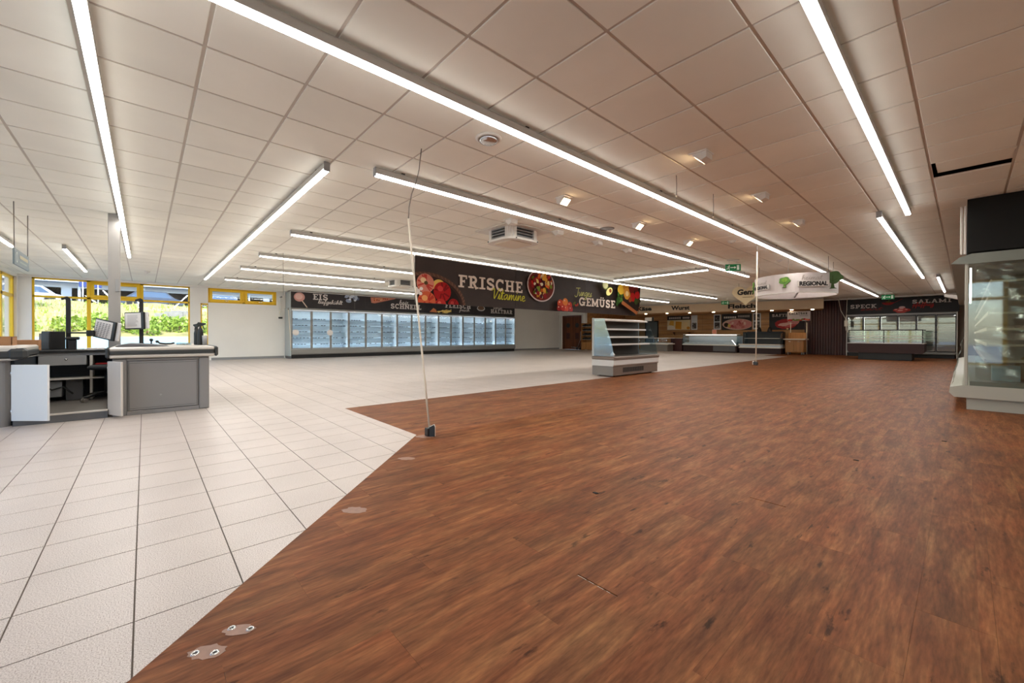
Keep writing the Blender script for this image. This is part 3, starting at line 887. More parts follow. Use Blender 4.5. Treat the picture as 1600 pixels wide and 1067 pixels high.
# ================================================================== CEILING FITTINGS
def strip_light(label, p, q, width=.062):
    """LED trunking from p to q (axis-aligned), hung just under the ceiling"""
    (xa, ya), (xb, yb) = p, q
    along_y = abs(yb-ya) > abs(xb-xa)
    zt, zb = CEIL-.018, CEIL-.116
    c = ((xa+xb)/2, (ya+yb)/2, zt)
    t = thing('strip_light', label, 'ceiling light', c)
    h = width/2
    prof = [(-h, zb+.023), (-h, zt-.02), (-h+.012, zt), (h-.012, zt), (h, zt-.02), (h, zb+.023)]
    def lens(c0, axis, e0, e1):
        m = B(); w = h-.003
        def P(u, z, e): return (c0+u, e, z) if axis == 1 else (e, c0+u, z)
        pr = [(-w, zb+.0225), (-w, zb+.004), (-w+.006, zb), (w-.006, zb), (w, zb+.004), (w, zb+.0225)]
        for i in range(5):
            (u0, z0), (u1, z1) = pr[i], pr[i+1]
            m.poly([P(u0, z0, e0), P(u1, z1, e0), P(u1, z1, e1), P(u0, z0, e1)], 0 if i == 2 else 1)
        return m
    if along_y:
        a, b_ = sorted((ya, yb))
        B().prism([(xa+u, z) for u, z in prof], 1, a, b_).build('housing', 'lamp_housing', t)
        lens(xa, 1, a+.012, b_-.012).build('diffuser', ['led', 'led_side'], t)
        for e in (a, b_): B().cbox(xa-h-.002, xa+h+.002, e-.006, e+.006, zb-.002, zt, .003).build('end_cap', 'steel_grey', t)
    else:
        a, b_ = sorted((xa, xb))
        B().prism([(ya+u, z) for u, z in prof], 0, a, b_).build('housing', 'lamp_housing', t)
        lens(ya, 0, a+.012, b_-.012).build('diffuser', ['led', 'led_side'], t)
        for e in (a, b_): B().cbox(e-.006, e+.006, ya-h-.002, ya+h+.002, zb-.002, zt, .003).build('end_cap', 'steel_grey', t)
    n = max(2, int((b_-a)/2.5)+1)
    for i in range(n):
        e = a+.35+(b_-a-.7)*i/(n-1)
        if along_y: B().box(xa-.012, xa+.012, e-.02, e+.02, zt, CEIL+.006).build('mounting_clip', 'cable_black', t)
        else: B().box(e-.02, e+.02, ya-.012, ya+.012, zt, CEIL+.006).build('mounting_clip', 'cable_black', t)
    return t
strip_light('longest white LED strip light, running over the whole wood floor to the salami freezers', (-2.72, -.2), (-2.72, 25.3))
strip_light('LED strip light that begins beside the hanging cable and passes over the near air conditioner', (-4.50, 1.95), (-4.50, 13.9))
strip_light('LED strip light running right along the top of the dark fruit banner', (-8.22, 1.98), (-8.22, 21.0))
strip_light('LED strip light in the second row behind the fruit banner, starting left of it', (-10.95, 1.98), (-10.95, 21.5))
strip_light('LED strip light nearest to the freezer wall, third row behind the banner', (-13.4, 1.98), (-13.4, 6.15))
strip_light('short LED strip light close above the freezer header', (-16.4, 1.98), (-16.4, 12.0))
strip_light('LED strip light above the right checkout, running from top left towards the grey column', (-2.6, -.26), (-13.2, -.26))
strip_light('LED strip light running to the wall between the two yellow window groups', (-4.72, 1.5), (-16.8, 1.5))
strip_light('short LED strip light over the window left of the column', (-12.8, -1.26), (-17.1, -1.26))
strip_light('LED strip light at the left edge beside the hanging grey sign', (-7.5, -2.04), (-13.3, -2.04))
strip_light('near LED strip light over the right part of the wood floor', (-.58, -.2), (-.58, 8.5))
strip_light('middle LED strip light on the right, between near strip and salami freezers', (-.89, 8.35), (-.89, 18.2))
strip_light('far short LED strip light right in front of the salami lettering', (-.57, 18.2), (-.57, 24.6))
strip_light('crosswise LED strip light at the right end of the fruit banner', (-7.85, 11.65), (-4.78, 11.72))

def spot(label, x, y, face, lit, group):
    """square tilting downlight; face = heading of its lens"""
    t = thing('ceiling_spotlight', label, 'spotlight', (x, y, CEIL), group)
    m_ = B(); m_.cbox(-.095, .095, -.095, .095, -.012, 0, .003)
    m_.xf(Matrix.Translation((x, y, CEIL))).build('mounting_plate', 'lamp_white', t)
    head = B()
    head.prism([(-.055, -.012), (.085, -.012), (.085, -.075), (.02, -.10), (-.055, -.03)], 1, -.075, .075)
    M = Matrix.Translation((x, y, CEIL)) @ Matrix.Rotation(face, 4, 'Z')
    hd = head.xf(M).build('lamp_head', 'unit_white', t)
    l = B()
    l.poly([(-.052, -.066, -.036), (-.052, .066, -.036), (.016, .066, -.101), (.016, -.066, -.101)])
    l.xf(M).build('lens', 'spot_lens' if lit else 'lamp_white', hd)
    return t
for i, (x, y) in enumerate(((-3.75, 4.36), (-3.75, 6.3), (-3.75, 8.2))):
    spot(['nearest', 'middle', 'farthest'][i]+' of three glowing warm spotlights left of the longest strip light', x, y, PI, True, 'glowing ceiling spotlights')
for i, (x, y) in enumerate(((-1.88, 4.38), (-1.88, 6.25), (-1.89, 8.15))):
    spot(['nearest', 'middle', 'farthest'][i]+' of three white spotlights right of the longest strip light', x, y, 0, True, 'white ceiling spotlights')
for i, (x, y) in enumerate(((-5.08, 4.55), (-5.06, 5.68), (-5.06, 6.9), (-5.06, 8.0))):
    spot(['nearest', 'second', 'third', 'farthest'][i]+' of four grey-sided spotlights beside the strip light over the air conditioner', x, y, 0, False, 'spotlights behind the second strip light')
t = thing('round_downlight', 'round tilting downlight with glass lens near the middle of the ceiling', 'downlight', (-3.12, 2.5, CEIL))
B().lathe((-3.12, 2.5, CEIL), [(.07, .0), (.125, 0), (.128, -.008), (.105, -.02), (.095, -.012), (.07, -.004)], 28).build('trim_ring', 'unit_white', t)
B().lathe((-3.12, 2.5, CEIL-.004), [(.0, -.05), (.05, -.048), (.085, -.036), (.09, -.018), (.09, 0)], 24).xf(Matrix.Identity(4)).build('lens', 'chrome', t)
for i, (x, y, l) in enumerate(((-3.18, 8.86, 'round white smoke detector on the ceiling between the glowing spotlights and the exit sign'), (-3.17, 12.0, 'round white smoke detector on the ceiling above the oval hanging sign'), (-16.7, .07, 'round smoke detector on the ceiling above the main yellow window'))):
    t = thing('smoke_detector', l, 'smoke detector', (x, y, CEIL))
    B().lathe((x, y, CEIL), [(0.0, -.05), (.035, -.05), (.045, -.038), (.06, -.034), (.065, -.012), (.075, -.01), (.075, 0)], 20).build('detector_body', 'unit_white', t)
    B().lathe((x, y, CEIL-.05), [(0, -.004), (.018, -.003), (.02, 0)], 12).build('sensor_cap', 'steel_grey', t)
t = thing('ceiling_speaker', 'flat round grille of a ceiling speaker beside the second strip light', 'speaker', (-4.33, 6.2, CEIL))
B().lathe((-4.33, 6.2, CEIL), [(.1, 0), (.13, 0), (.13, -.006), (.115, -.008), (.1, -.004)], 26).build('rim', 'cable_grey', t)
B().lathe((-4.33, 6.2, CEIL-.003), [(0, -.001), (.1, 0)], 26).build('grille', 'cable_grey', t)

# cassette air conditioners
def cassette(label, x0, x1, y0, y1, zb):
    t = thing('air_conditioner', label, 'air conditioner', ((x0+x1)/2, (y0+y1)/2, CEIL))
    B().cbox(x0-.16, x1+.12, y0-.12, y1+.2, CEIL-.02, CEIL-.004, .004).build('ceiling_plate', 'unit_white', t)
    r = .16
    def rr(x0, x1, y0, y1, r, n=5):
        p = []
        for cx, cy_, a in ((x1-r, y1-r, 0), (x0+r, y1-r, 90), (x0+r, y0+r, 180), (x1-r, y0+r, 270)):
            p += arc(cx, cy_, r, r, a, a+90, n)
        return p
    zt = CEIL-.02
    # ribbed rounded corners
    for cx, cy_, a in ((x1-r, y1-r, 0), (x0+r, y1-r, 90), (x0+r, y0+r, 180), (x1-r, y0+r, 270)):
        m_ = B(); k = []
        for i in range(11):
            rad = r-.012+(.012 if i % 2 else 0); th = math.radians(a+90*i/10)
            k.append((cx+rad*math.cos(th), cy_+rad*math.sin(th)))
        m_.prism(k+[(cx, cy_)], 2, zb+.05, zt)
        m_.build('ribbed_corner', 'unit_white', t)
    B().box(x0+.05, x1-.05, y0+.05, y1-.05, zb+.03, zt).build('core', 'grille_dark', t)
    for s in range(4):
        m_ = B(); 
        for k in range(4):
            z = zb+.075+k*.05
            if s == 0: m_.box(x0+r, x1-r, y0+.012, y0+.052, z, z+.018)
            if s == 1: m_.box(x0+r, x1-r, y1-.052, y1-.012, z, z+.018)
            if s == 2: m_.box(x0+.012, x0+.052, y0+r, y1-r, z, z+.018)
            if s == 3: m_.box(x1-.052, x1-.012, y0+r, y1-r, z, z+.018)
        stuff(m_.build('louvre_slats', 'steel_grey', t))
    m_ = B(); m_.prism(rr(x0-.03, x1+.03, y0-.03, y1+.03, .2), 2, zb+.015, zb+.055)
    bp = m_.build('bottom_panel', 'unit_white', t)
    m_ = B(); m_.prism(rr(x0+.1, x1-.1, y0+.1, y1-.1, .06), 2, zb, zb+.016)
    m_.build('intake_grille', 'cable_white', bp)
    for (u, w) in ((x1+.012, y0+.12), (x0+.1, y0-.02), (x1+.012, y1-.1)):
        B().cyl((u, w, zb+.03), (u+.022, w-.006, zb+.03), .012, n=8).build('screw', 'black', bp)
cassette('near cassette air conditioner with black louvres hanging under the ceiling above the fruit banner', -5.93, -5.24, 4.68, 5.42, 2.70)
cassette('far cassette air conditioner hanging behind the left end of the fruit banner', -13.78, -13.05, 6.42, 7.12, 2.70)

# exit signs
def exit_sign(label, x, y, zc, w, hgt, face):
    t = thing('exit_sign', label, 'exit sign', (x, y, zc))
    M = Matrix.Translation((x, y, zc)) @ Matrix.Rotation(face, 4, 'Z')      # local +X reads to the right, face towards -Y
    B().cbox(-w/2, w/2, -.012, .012, -hgt/2, hgt/2, .004).xf(M).build('sign_plate', 'exit_green', t)
    m_ = B(); zt = CEIL-zc
    m_.cbox(-.14, .02, -.03, .03, zt-.03, zt-.002, .004); m_.box(-.1, -.085, -.006, .006, hgt/2, zt-.02); m_.box(.075, .09, -.006, .006, hgt/2, zt-.02); m_.cbox(.02, .14, -.03, .03, zt-.03, zt-.002, .004)
    m_.xf(M).build('hanger', 'lamp_white', t)
    P = Print((0, 0, 0), (1, 0, 0), (0, 0, 1), .0135)
    k = hgt; wh = (.86, .95, .88, 1)
    P.rect(.24*w, .40*w, -.36*k, .36*k, wh)                       # doorway
    P.rect(-.16*w, .14*w, -.06*k, .06*k, wh)                      # arrow shaft
    P.shape([(.08*w, -.2*k), (.2*w, 0), (.08*w, .2*k)], wh)
    P.disc(-.25*w, .28*k, .08*k, col=wh, n=10)                    # running figure
    P.line([(-.26*w, .2*k), (-.30*w, -.05*k), (-.24*w, -.2*k), (-.27*w, -.38*k)], .1*k, wh)
    P.line([(-.30*w, -.05*k), (-.38*w, -.2*k), (-.43*w, -.2*k)], .1*k, wh)
    P.line([(-.40*w, .1*k), (-.27*w, .14*k), (-.19*w, 0)], .07*k, wh)
    P.mb.xf(M)
    o = P.build('pictogram', t)
exit_sign('green exit sign hanging left of the white tube beneath the longest strip light', -3.95, 11.1, 2.76, .36, .17, .62)
exit_sign('small green exit sign hanging in front of the meat counter fascia', -8.3, 22.3, 2.72, .36, .18, .5)
exit_sign('green exit sign hanging in front of the salami freezer header', -2.3, 24.6, 2.76, .42, .2, .05)

# cables
t = thing('floor_power_cable', 'kinked white cable tube rising from a black floor socket to the ceiling', 'cable', (-3.68, 2.17, 0))
B().tube([(-3.675, 2.175, .07), (-3.72, 2.14, .6), (-3.775, 2.105, 1.2), (-3.83, 2.06, 1.8), (-3.865, 2.035, 2.24)], .0105, 8).build('white_tube', 'cable_white', t)
B().tube([(-3.865, 2.035, 2.22), (-3.86, 2.04, 2.36), (-3.84, 2.06, 2.5), (-3.80, 2.09, 2.62), (-3.78, 2.11, 2.74), (-3.775, 2.12, 2.85), (-3.765, 2.13, CEIL)], .0055, 6).build('thin_cable', 'cable_grey', t)
m_ = B(); m_.cbox(-3.72, -3.655, 2.14, 2.205, .002, .085, .006); so = m_.build('socket_box', 'black', t)
M = Matrix.Translation((-3.645, 2.19, 0)) @ Matrix.Rotation(.75, 4, 'Z')
B().prism([(-.03, .003), (.03, .003), (.03, .10), (.018, .125), (-.03, .10)], 1, -.008, .008).xf(M).build('cover_flap', 'unit_white', so)
B().prism([(-.028, .003), (.028, .003), (.028, .097), (.018, .12), (-.028, .097)], 1, -.022, -.0085).xf(M).build('socket_face', 'grille_dark', so)
t = thing('hanging_power_cable', 'straight white cable tube hanging in front of the oval sign, socket at its lower end', 'cable', (-2.81, 9.17, CEIL))
B().tube([(-2.81, 9.17, CEIL), (-2.812, 9.172, 2.7)], .0055, 6).build('thin_cable', 'cable_grey', t)
B().tube([(-2.812, 9.172, 2.72), (-2.815, 9.17, 1.6), (-2.82, 9.165, .50)], .012, 8).build('white_tube', 'cable_white', t)
m_ = B(); m_.cbox(-2.86, -2.785, 9.13, 9.20, .44, .51, .008); m_.build('socket_box', 'grille_dark', t)
B().cbox(-2.875, -2.86, 9.13, 9.2, .45, .52, .004).build('cover_flap', 'unit_white', t)
for lab, x, y, z0 in (('thin grey wire hanging from the ceiling over the far end of the window wall', -10.75, 2.43, 1.95), ('thin wire hanging from the ceiling near the first white spotlight', -2.33, 4.75, 2.72), ('short thin wire loop hanging near the middle white spotlight', -2.3, 5.75, 2.66), ('thin wire hanging in front of the freezer header, left of the pizza picture', -16.6, 6.35, 1.98)):
    t = thing('loose_wire', lab, 'wire', (x, y, CEIL))
    B().tube([(x, y, CEIL), (x+.004, y, (CEIL+z0)/2), (x, y+.006, z0)], .004, 5).build('wire', 'cable_grey', t)
    B().cyl((x, y+.006, z0), (x, y+.006, z0-.03), .008, n=6).build('end_clip', 'cable_white', t)
t = thing('power_cords', 'pair of white cords hanging beside the left end of the salami freezers', 'cord', (-4.15, 26.1, CEIL))
B().tube([(-4.3, 26.1, CEIL), (-4.2, 26.12, 2.3), (-4.02, 26.15, 1.9), (-4.0, 26.15, 1.3)], .012, 6).build('cord', 'cable_white', t)
B().tube([(-3.95, 26.1, CEIL), (-3.97, 26.12, 2.3), (-4.0, 26.15, 1.9), (-3.92, 26.15, 1.2)], .012, 6).build('cord', 'cable_white', t)
B().cbox(-4.06, -3.93, 26.1, 26.18, 1.5, 1.8, .01).build('plug_box', 'cable_white', t)

# hanging grey direction sign, top left
t = thing('hanging_sign', 'long slate grey direction sign hung on two wires at the left edge', 'sign', (-9.7, -1.4, 2.06))
B().cbox(-10.2, -9.2, -1.41, -1.39, 2.055, 2.29, .003).build('sign_board', 'sign_slate', t)
P = Print((-9.7, -1.39, 0), (-1, 0, 0), (0, 0, 1), .002)
P.line(arc(-.36, 2.17, .05, .07, 0, 360, 14), .018, rgb(200, 206, 200)); P.up()
P.rect(-.18, .38, 2.175, 2.225, rgb(176, 168, 140)); P.rect(-.18, .3, 2.11, 2.135, rgb(150, 160, 158))
P.build('print', t)
for x in (-9.24, -10.16): B().tube([(x, -1.4, 2.285), (x+.02*(1 if x > -9.7 else -1), -1.4, CEIL)], .006, 5).build('wire', 'cable_grey', t)

# ---- oval ring sign REGIONAL
RC = (-3.02, 12.78); RA, RB, RZ0, RZ1 = .905, 1.04, 2.10, 2.56
dep = Vector((RC[0], RC[1])).normalized(); side = Vector((dep.y, -dep.x))
def ring_pt(a, k=1.0, z=0.0):
    u, w = RA*k*math.sin(a), -RB*k*math.cos(a)
    return Vector((RC[0]+side.x*u+dep.x*w, RC[1]+side.y*u+dep.y*w, z))
t = thing('oval_ring_sign', 'large pale oval ring sign with tree logos reading REGIONAL', 'sign', (RC[0], RC[1], RZ1))
n = 64; vs = []; fs = []
for i in range(n):
    a = 2*PI*i/n
    vs += [ring_pt(a, 1, RZ0), ring_pt(a, 1, RZ1), ring_pt(a, .965, RZ1), ring_pt(a, .965, RZ0)]
for i in range(n):
    j = (i+1) % n
    for k in range(4): fs.append([i*4+k, j*4+k, j*4+(k+1) % 4, i*4+(k+1) % 4])
m_ = B(); m_._add(vs, fs, 0, False); m_.build('ring_panel', 'ring_white', t)
m_ = B(); m_.tube([ring_pt(2*PI*i/n, .985, RZ0-.006) for i in range(n+1)], .014, 6); m_.build('bottom_rim', 'lamp_white', t)
for a in (-.15, PI*.62, -PI*.62, .85):
    p = ring_pt(a, .98, RZ1)
    B().tube([p, (p.x, p.y, CEIL)], .005, 5).build('hanging_wire', 'cable_grey', t)
m_ = B()
m_.tube([ring_pt(.1, .96, RZ0+.03), ring_pt(PI, .96, RZ0+.03)], .02, 6); m_.build('cross_bar', 'steel_grey', t)
def ring_frame(a0, z=None, off=.02):
    p = ring_pt(a0, 1.0); q = ring_pt(a0+.02, 1.0); U = (q-p).normalized(); N = U.cross(Vector((0, 0, 1)))
    if N.dot(Vector((p.x-RC[0], p.y-RC[1], 0))) < 0: N = -N
    p = p+N*off; p.z = (RZ0+RZ1)/2 if z is None else z
    return frame_matrix(p, U, (0, 0, 1))
def ring_logo(a0, textw):
    """word plate standing off the ring, centred on angle a0"""
    M = ring_frame(a0, off=.012); h_ = textw*.16
    bend = .5/RB                                            # how far the plate's ends lie back along the curve
    m_ = B(); m_.cbox(-textw/2-.03, textw/2+.03, -.12, -.12+h_*1.5, 0, .03, .008); pl = m_.xf(M).build('word_plate', 'cream_laminate', t)
    font_mesh('lettering', 'REGIONAL', h_*1.35, .006, .003, M @ Matrix.Translation((-textw/2, -.12+h_*.32, .034)), 'ink', pl, width=textw)
    P = Print((0, 0, 0), (1, 0, 0), (0, 1, 0), .002)
    script_text(P, 'heimat', -textw*.4, -.12+h_*1.75, textw*.72, h_*1.15, .011, rgb(170, 158, 150)); P.mb.xf(M); P.build('faint_script', t)
def tree_logo(M, x, y, s, mname):
    crown = B()
    pts = []
    for i in range(36):
        a = 2*PI*i/36; r = s*(1+.09*math.cos(5*a+.6))
        pts.append((x+r*1.12*math.cos(a), y+r*.86*math.sin(a)))
    crown.prism(pts, 2, 0, .03); crown.prism([(x-s*.22, y-s*1.5), (x+s*.22, y-s*1.5), (x+s*.12, y-s*.7), (x-s*.12, y-s*.7)], 2, 0, .03); crown.prism([(x-s*.5, y-s*1.58), (x+s*.5, y-s*1.58), (x+s*.2, y-s*1.42), (x-s*.2, y-s*1.42)], 2, 0, .03)
    o = crown.xf(M).build('tree_emblem', mname, t)
    P = Print((0, 0, 0), (1, 0, 0), (0, 1, 0), .031)
    if mname == 'tree_green': P.disc(x, y+s*.15, s*.6, s*.45, rgb(122, 160, 60), 18)
    P.line([(x-s*.5, y-s*.2), (x, y-s*.5), (x+s*.5, y-s*.2)], s*.06, rgb(50, 70, 26)); P.line([(x, y-s*.5), (x, y+s*.3)], s*.06, rgb(50, 70, 26))
    P.mb.xf(M); P.build('leaf_print', o)
ring_logo(.40, .62)
tree_logo(ring_frame(-.22), 0, .055, .105, 'tree_green')
ring_logo(-.86, .52)
tree_logo(ring_frame(-1.42, off=.02), 0, .05, .12, 'tree_green')
p = ring_pt(.98, 1.0, 2.40)-Vector((dep.x, dep.y, 0))*.06
tree_logo(frame_matrix(p, Vector((side.x, side.y, 0)), (0, 0, 1)), 0.0, .04, .17, 'tree_dark')

# ---- heart sign
hc = Vector((-5.4, 16.42, 2.56))
t = thing('heart_sign', 'cream heart shaped sign hanging behind the oval ring sign', 'sign', tuple(hc))
U = Vector((side.x, side.y, 0)); M = frame_matrix(hc, U, (0, 0, 1))
pts = []
for i in range(48):
    a = 2*PI*i/48
    pts.append((.44*math.sin(a)**3*1.0, .40/16*(13*math.cos(a)-5*math.cos(2*a)-2*math.cos(3*a)-math.cos(4*a))-.02))
m_ = B(); m_.prism(pts, 2, -.02, .02); hb = m_.xf(M).build('heart_panel', 'cream_sign', t)
font_mesh('lettering', 'Gem', .27, .012, .003, M @ Matrix.Translation((-.27, -.02, .023)), 'ink', hb, shear=.12)
P = Print((0, 0, 0), (1, 0, 0), (0, 1, 0), .022); P.rect(-.1, .22, -.13, -.105, rgb(170, 150, 110)); P.mb.xf(M); P.build('underline', hb)
for s in (-.22, .22):
    p = M @ Vector((s, .28, 0)); B().tube([p, (p.x, p.y, CEIL)], .005, 5).build('hanging_wire', 'cable_grey', t)

# ---- main fruit banner
BX = -8.15; BY0, BY1, BZ0, BZ1 = 4.45, 13.52, 1.755, 2.795
t = thing('fruit_banner', 'long dark brown banner with fruit pictures and the words FRISCHE Vitamine, Junges GEMÜSE', 'banner', (BX, (BY0+BY1)/2, BZ0))
n3 = 3
for i in range(n3):
    a, b_ = BY0+(BY1-BY0)*i/n3, BY0+(BY1-BY0)*(i+1)/n3
    B().cbox(BX-.03, BX, a+.001, b_-.001, BZ0, BZ1, .003).build('banner_panel', 'banner_brown', t)
m_ = B(); m_.box(BX-.035, BX+.004, BY0, BY1, BZ1, BZ1+.02); m_.build('top_rail', 'lamp_white', t)
for y in (4.9, 7.2, 9.4, 11.3, 13.1):
    B().tube([(BX-.015, y, BZ1), (BX-.015, y, CEIL)], .005, 5).build('hanging_wire', 'cable_grey', t)
P = Print((BX, 0, 0), (0, 1, 0), (0, 0, 1), .002, .0012); P.clip = (BY0+.01, BY1-.01, BZ0+.005, BZ1-.005)
CREAM = rgb(228, 212, 198)
# basket of apples
P.disc(4.75, 1.72, 1.06, .74, rgb(96, 66, 54), 40); P.disc(4.75, 1.70, .99, .68, rgb(52, 34, 28), 40); P.disc(4.75, 1.69, .93, .62, rgb(30, 18, 15), 40)
for i in range(26):
    a = math.radians(4+i*6.2); P.line([(4.75+1.0*math.cos(a), 1.71+.69*math.sin(a)), (4.75+1.06*math.cos(a+.05), 1.71+.74*math.sin(a+.05))], .02, rgb(124, 90, 72))
P.up()
def apple(u, v, r, base, blush, light):
    P.disc(u, v, r, r*.98, base, 24)
    for i in range(9):
        a = random.uniform(0, 2*PI); P.line([(u+r*.25*math.cos(a), v+r*.25*math.sin(a)), (u+r*.86*math.cos(a+.15), v+r*.86*math.sin(a+.15))], r*.16, blush)
    P.up(); P.disc(u-r*.25, v+r*.3, r*.33, r*.28, light, 16)
P.disc(5.06, 2.17, .17, .15, rgb(224, 190, 96))
apple(4.71, 2.2, .225, rgb(214, 132, 112), rgb(190, 66, 56), rgb(238, 206, 160)); P.disc(4.72, 2.21, .05, .045, rgb(90, 70, 40), 12)
apple(5.15, 2.04, .235, rgb(168, 22, 24), rgb(120, 12, 16), rgb(206, 60, 58))
apple(4.74, 1.8, .23, rgb(208, 96, 62), rgb(178, 54, 40), rgb(236, 168, 104))
apple(5.1, 1.73, .15, rgb(186, 46, 38), rgb(150, 24, 24), rgb(214, 96, 80)); apple(5.45, 1.75, .15, rgb(150, 20, 22), rgb(110, 12, 14), rgb(186, 60, 56))
for du, dv in ((0, 0), (.07, .05), (.05, -.06), (-.06, .04), (-.04, -.05)): P.disc(4.52+du, 2.02+dv, .045, .04, rgb(238, 230, 226), 10)
slab_text(P, 'FRISCHE', 5.58, 2.185, 2.1, .30, CREAM)
script_text(P, 'Vitamine', 6.58, 1.965, 1.2, .27, .024, rgb(206, 200, 60))
# fruit salad bowl
P.disc(8.42, 2.45, .56, .46, rgb(226, 206, 200), 40); P.disc(8.42, 2.455, .525, .43, rgb(120, 40, 30), 40)
FR = [rgb(196, 40, 30), rgb(236, 170, 60), rgb(240, 206, 120), rgb(150, 24, 30), rgb(228, 110, 40), rgb(240, 224, 190), rgb(120, 140, 40), rgb(80, 20, 34)]
for i in range(70):
    a = random.uniform(0, 2*PI); q = math.sqrt(random.random())*.82
    P.disc(8.42+.50*q*math.cos(a), 2.455+.41*q*math.sin(a), random.uniform(.05, .1), random.uniform(.04, .08), random.choice(FR), 7, random.uniform(0, 3), .25)
# tomatoes
for u, v, r, c in ((9.14, 1.97, .13, rgb(200, 70, 40)), (9.36, 2.03, .12, rgb(226, 130, 60)), (9.56, 1.94, .11, rgb(196, 62, 48)), (9.08, 1.83, .1, rgb(150, 30, 34)), (9.38, 1.82, .12, rgb(210, 86, 66)), (9.6, 1.82, .1, rgb(178, 60, 62)), (9.24, 1.85, .1, rgb(190, 50, 40))):
    P.disc(u, v, r, r*.95, c, 18); P.disc(u-r*.3, v+r*.35, r*.25, r*.2, rgb(240, 190, 160), 10)
for u, v, c in ((9.78, 2.02, rgb(90, 110, 40)), (9.84, 1.95, rgb(180, 60, 40)), (9.92, 1.98, rgb(190, 70, 50)), (9.72, 1.98, rgb(100, 90, 40))): P.disc(u, v, .05, .035, c, 8, random.random()*3, .2)
script_text(P, 'Junges', 9.78, 2.255, .84, .24, .02, rgb(206, 206, 120))
slab_text(P, 'GEMÜSE', 9.97, 1.955, 1.93, .255, CREAM)
# cucumber slice, avocado
P.disc(11.34, 2.7, .17, .15, rgb(120, 130, 70)); P.disc(11.34, 2.7, .14, .12, rgb(206, 204, 150))
P.disc(11.56, 2.5, .22, .14, rgb(60, 70, 24), 24, .5); P.disc(11.56, 2.5, .19, .115, rgb(226, 214, 140), 24, .5); P.disc(11.62, 2.53, .075, .07, rgb(116, 66, 30), 16)
# crate of vegetables
P.shape([(12.1, 2.28), (13.25, 1.86), (13.45, 2.1), (13.5, 2.79), (12.1, 2.79)], rgb(40, 26, 20)); P.up()
for u, v, r, c in ((12.25, 2.62, .2, rgb(234, 190, 60)), (12.55, 2.74, .18, rgb(206, 140, 40)), (12.62, 2.5, .22, rgb(226, 160, 60)), (12.62, 2.5, .1, rgb(250, 222, 160)), (12.92, 2.66, .17, rgb(120, 30, 24)), (12.98, 2.4, .17, rgb(188, 30, 28)), (13.28, 2.5, .16, rgb(196, 24, 28)), (13.2, 2.72, .13, rgb(110, 24, 20)), (13.2, 2.26, .12, rgb(60, 80, 34)), (13.4, 2.3, .1, rgb(70, 60, 30)), (12.8, 2.3, .1, rgb(150, 70, 30))): P.disc(u, v, r, r*.95, c, 18, 0, .06)
P.shape([(12.28, 2.26), (13.3, 1.88), (13.24, 1.78), (12.26, 2.12)], rgb(176, 104, 60)); P.up(); P.shape([(13.3, 1.88), (13.48, 2.16), (13.44, 2.02), (13.26, 1.78)], rgb(140, 78, 44)); P.up()
for i in range(16): P.disc(12.1+random.uniform(-.14, .16), 2.3+random.uniform(-.2, .14), .09, .05, random.choice([rgb(60, 100, 36), rgb(84, 128, 52), rgb(44, 74, 30)]), 8, random.random()*3, .1)
P.build('banner_print', t)
# ================================================================== CHECKOUTS
FX = -7.15
def bumper(mb_list, t, x0, x1, y0, y1, z0, z1, rightcap=True):
    """wrap-around belt edge: pale top and bottom bands with a dark rubber stripe"""
    h_ = z1-z0
    B().cbox(x0, x1, y0, y1, z0+h_*.64, z1, .014).build('edge_band', 'edge_alu', t)
    B().cbox(x0, x1, y0, y1, z0, z0+h_*.36, .014).build('edge_band', 'edge_alu', t)
    B().cbox(x0, x1+.006, y0+.01, y1-.01, z0+h_*.34, z0+h_*.66, .006).build('rubber_stripe', 'rubber', t)
t = thing('checkout_counter', 'right grey checkout with open cashier cabin, drawers and rubber-striped edge', 'checkout', (-8.0, -.2, 0))
# belt block
B().box(-9.4, FX-.03, -.30, .68, .0, .74).build('belt_block', 'counter_grey', t)
m_ = B(); m_.cbox(FX-.03, FX, -.30, -.17, 0, .725, .01); m_.cbox(FX-.03, FX, .565, .68, 0, .725, .02); m_.cbox(FX-.03, FX, -.17, .565, .70, .725, .004); m_.cbox(FX-.03, FX, -.17, .565, 0, .05, .004)
m_.build('front_frame', 'counter_grey', t)
pn = B().cbox(FX-.028, FX-.004, -.158, .553, .056, .694, .006).build('front_panel', 'counter_grey', t)
B().cyl((FX-.006, .16, .24), (FX+.004, .16, .24), .012, n=10).build('lock', 'steel_grey', pn)
m_ = B()
for a, b_, c, d in ((-.148, -.142, .064, .686), (.537, .543, .064, .686)): m_.box(FX-.006, FX-.0035, a, b_, c, d)
m_.box(FX-.006, FX-.0035, -.148, .543, .08, .086); m_.box(FX-.006, FX-.0035, -.148, .543, .664, .67)
m_.build('inlay_line', 'counter_dark', pn)
bumper(None, t, -9.4, FX+.05, -.33, .74, .735, .872)
for y0, y1 in ((-.36, -.32), (.735, .78)): B().cbox(-9.35, FX+.055, y0, y1, .735, .875, .025).build('corner_guard', 'rubber', t)
B().prism([(-.28, .873), (-.28, .885), (-.16, .91), (.05, .90), (.26, .873)], 0, -8.4, -7.4).build('belt_cover', 'counter_dark', t)
